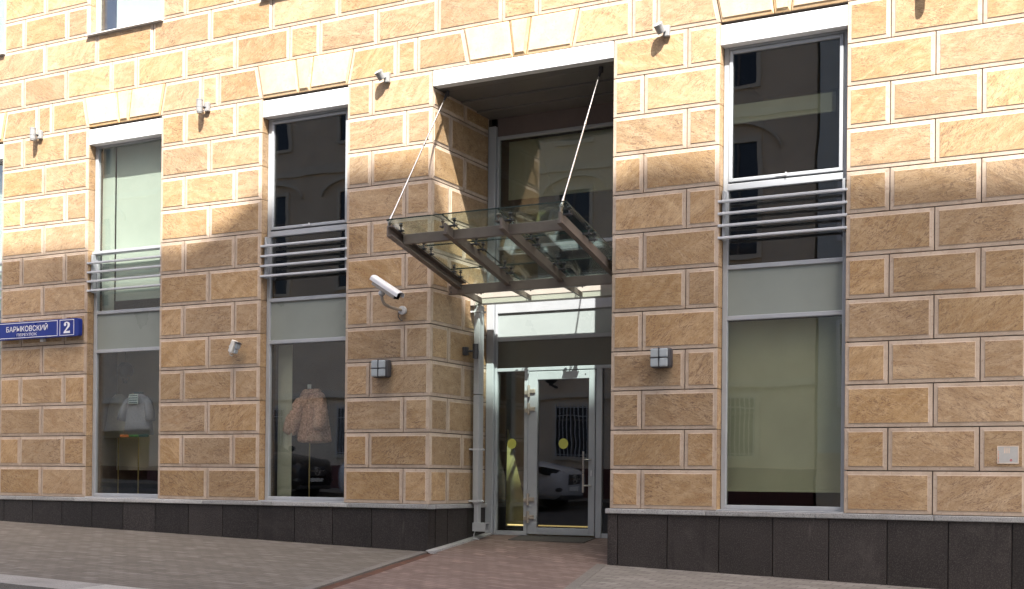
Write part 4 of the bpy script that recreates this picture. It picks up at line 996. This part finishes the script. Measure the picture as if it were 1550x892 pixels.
TB = thing('tall_building', (0, -34, -2), 'unseen tall pale building across the street, roof line shaped for its cast shadow', 'building')
yo = -33.5
def prof(X): return X+0.6*33.5
pts = [(-16.7, 64.5), (prof(-35.5), 64.5), (prof(-28.3), 64.15), (prof(-27.1), 64.1), (prof(-25.7), 64.75), (prof(-24.6), 65.5), (prof(-22), 65.75), (prof(-20), 65.85), (prof(-18.0), 65.6), (prof(-16.6), 64.75), (prof(-13.6), 64.6), (prof(-12.4), 65.0), (prof(-11.8), 65.05), (prof(-6.9), 64.15), (prof(-3.3), 63.8), (19, 63.8)]  # unseen roof line, shaped so its shadow edge falls across the facade
tm = MB(); tm.prism([(-16.7, -4), (19, -4)]+[(x, z) for x, z in reversed(pts)], 'y', -45, yo)
tm.box(-16.7, 19.02, yo, yo+0.12, -4, 2.2, 1)
build('wall', tm, ['palewall', 'beige_wall'], TB)
for r_ in range(7):
    for c_ in range(7):
        x = -14.4+5.3*c_; z = 4.5+8.3*r_
        f = MB(); frame_ring(f, x-1.3, x+1.3, z, z+4.4, 0.2, yo+0.002, yo+0.13, 0, 0)
        W = build('window', f, 'white', TB)
        build('pane', MB().box(x-1.1, x+1.1, yo+0.003, yo+0.03, z+0.2, z+4.2), 'oldglass', W)

# sunlit lawn behind the passage of the beige building, mirrored low in the left window
mb = MB()
vs = [(x, y, z) for x in (-90, -72, -50) for y, z in ((-42.1, 1.95), (-43.2, 2.5), (-58, 2.7))]
mb.add(vs, [(i*3+j, (i+1)*3+j, (i+1)*3+j+1, i*3+j+1) for i in range(2) for j in range(2)])
kind(build('lawn', mb, 'grass'), 'structure')
tag(build('garden_wall', MB().box(-90, -50, -58.4, -58, -3, 9, 0), 'palewall', loc=(-70, -58, 0)), 'pale rendered garden wall behind the lawn across the street', 'wall')

# ------------------------------------------------------------------ the parked white car, seen in the door glass
def make_car(xf, yc, label, paint='carpaint'):
    """nose at xf, facing +x; centre line yc"""
    z0 = roadz(xf-4, yc); L = 9.7; hw = 1.95
    car = thing('parked_car', (xf-L/2, yc, z0), label, 'car')
    # body sections along x (from nose): (dx, half width, bottom, belt/top)
    secs = [(0.0, 1.30, 0.75, 1.75), (0.12, 1.55, 0.62, 1.95), (0.45, 1.76, 0.52, 2.12), (1.2, 1.90, 0.50, 2.28), (2.4, 1.95, 0.50, 2.42), (3.2, 1.95, 0.48, 2.50), (5.5, 1.95, 0.48, 2.55), (8.2, 1.93, 0.52, 2.58), (9.2, 1.80, 0.60, 2.45), (9.6, 1.60, 0.75, 2.2), (9.7, 1.45, 0.9, 1.9)]
    mb = MB(); rings = []
    for dx, h, b_, t_ in secs:
        x = xf-dx; zb, zt = z0+b_, z0+t_; pr = []
        for yy, zz in ((-0.86, 0), (-0.98, 0.18), (-1.0, 0.55), (-0.96, 0.80), (-0.84, 0.95), (-0.5, 1.0), (0, 1.03), (0.5, 1.0), (0.84, 0.95), (0.96, 0.80), (1.0, 0.55), (0.98, 0.18), (0.86, 0)):
            pr.append((x, yc+yy*h, zb+zz*(zt-zb)))
        rings.append(pr)
    mb.loft(rings); bo = build('body', mb, paint, car)
    cab = [(2.9, 1.70, 2.42, 2.5), (4.2, 1.50, 2.42, 3.42), (5.4, 1.48, 2.42, 3.50), (7.6, 1.46, 2.42, 3.40), (9.1, 1.50, 2.42, 2.6)]
    mb = MB(); rings = []
    for dx, h, b_, t_ in cab:
        x = xf-dx; rings.append([(x, yc-h*1.14, z0+b_), (x, yc-h, z0+t_-0.12), (x, yc-h*0.8, z0+t_), (x, yc, z0+t_+0.05), (x, yc+h*0.8, z0+t_), (x, yc+h, z0+t_-0.12), (x, yc+h*1.14, z0+b_)])
    mb.loft(rings); build('cabin', mb, 'oldglass', car)
    mb = MB(); rings = []
    for dx, h, b_, t_ in cab[1:4]:
        x = xf-dx; rings.append([(x, yc-h*1.01, z0+t_-0.10), (x, yc-h*0.8, z0+t_+0.03), (x, yc, z0+t_+0.08), (x, yc+h*0.8, z0+t_+0.03), (x, yc+h*1.01, z0+t_-0.10), (x, yc, z0+t_-0.02)])
    mb.loft(rings); build('roof', mb, paint, car)
    for dx in (1.9, 7.8):
        for sy in (-1, 1):
            y1 = yc+sy*1.97; y0 = yc+sy*1.5; x = xf-dx; z = z0+0.74
            wh = build('wheel', MB().tube((x, y0, z), (x, y1, z), 0.74, n=32), 'rubber', car)
            build('rim', MB().tube((x, y1, z), (x, y1+sy*0.02, z), 0.50, 0.46, 24), 'steel', wh)
    for sy in (-1, 1):
        hl = MB(); rings = []
        for dx, zc, hh, yy in ((0.10, 1.74, 0.12, 1.02), (0.30, 1.82, 0.20, 1.50), (0.8, 1.94, 0.19, 1.90), (1.4, 2.08, 0.06, 1.97)):
            rings.append([(xf-dx+0.06, yc+sy*yy+sy*0.03, z0+zc-hh), (xf-dx-0.1, yc+sy*(yy-0.3), z0+zc-hh), (xf-dx-0.1, yc+sy*(yy-0.3), z0+zc+hh), (xf-dx+0.03, yc+sy*yy+sy*0.02, z0+zc+hh)])
        h_ = build('headlight', hl.loft(rings, smooth=False), 'lens', car)
        build('lamp', MB().sphere((xf-0.40, yc+sy*1.38, z0+1.86), (0.13, 0.13, 0.10)), 'steel', h_)
        build('air_intake', MB().box(xf-0.42, xf-0.02, yc+sy*1.28-0.32, yc+sy*1.28+0.32, z0+0.85, z0+1.15, 0, 0.12), 'darkgrey', car)
        build('mirror', MB().sphere((xf-3.3, yc+sy*2.15, z0+2.68), (0.16, 0.24, 0.17)), paint, car)
    gr = MB().box(xf-0.1, xf+0.05, yc-0.72, yc+0.72, z0+1.22, z0+1.74, 0, 0.08); G2 = build('grille', gr, 'darkgrey', car)
    em = MB(); ring = [(xf+0.06, yc+0.22*math.cos(q), z0+1.48+0.22*math.sin(q)) for q in [2*math.pi*k/20 for k in range(21)]]
    em.path(ring, 0.022, 6)
    for q in (math.pi/2, math.pi*7/6, math.pi*11/6): em.tube((xf+0.06, yc, z0+1.48), (xf+0.06, yc+0.21*math.cos(q), z0+1.48+0.21*math.sin(q)), 0.03, 0.012, 6)
    em.box(xf+0.04, xf+0.06, yc-0.7, yc-0.24, z0+1.45, z0+1.51); em.box(xf+0.04, xf+0.06, yc+0.24, yc+0.7, z0+1.45, z0+1.51)
    build('emblem', em, 'steel', G2)
    build('bumper', MB().box(xf-0.6, xf-0.04, yc-1.35, yc+1.35, z0+0.50, z0+0.72, 0, 0.06), 'darkgrey', car)
    build('licence_plate', MB().box(xf+0.0, xf+0.03, yc-0.54, yc+0.54, z0+0.92, z0+1.12, 0, 0.01), 'white', car)
    return car
make_car(-28.35, -23.6, 'white parked sport utility car across the street, mirrored in the entrance door')
make_car(-40.6, -23.7, 'black parked car across the street, mirrored in the window with the fluffy coat', 'carblack')
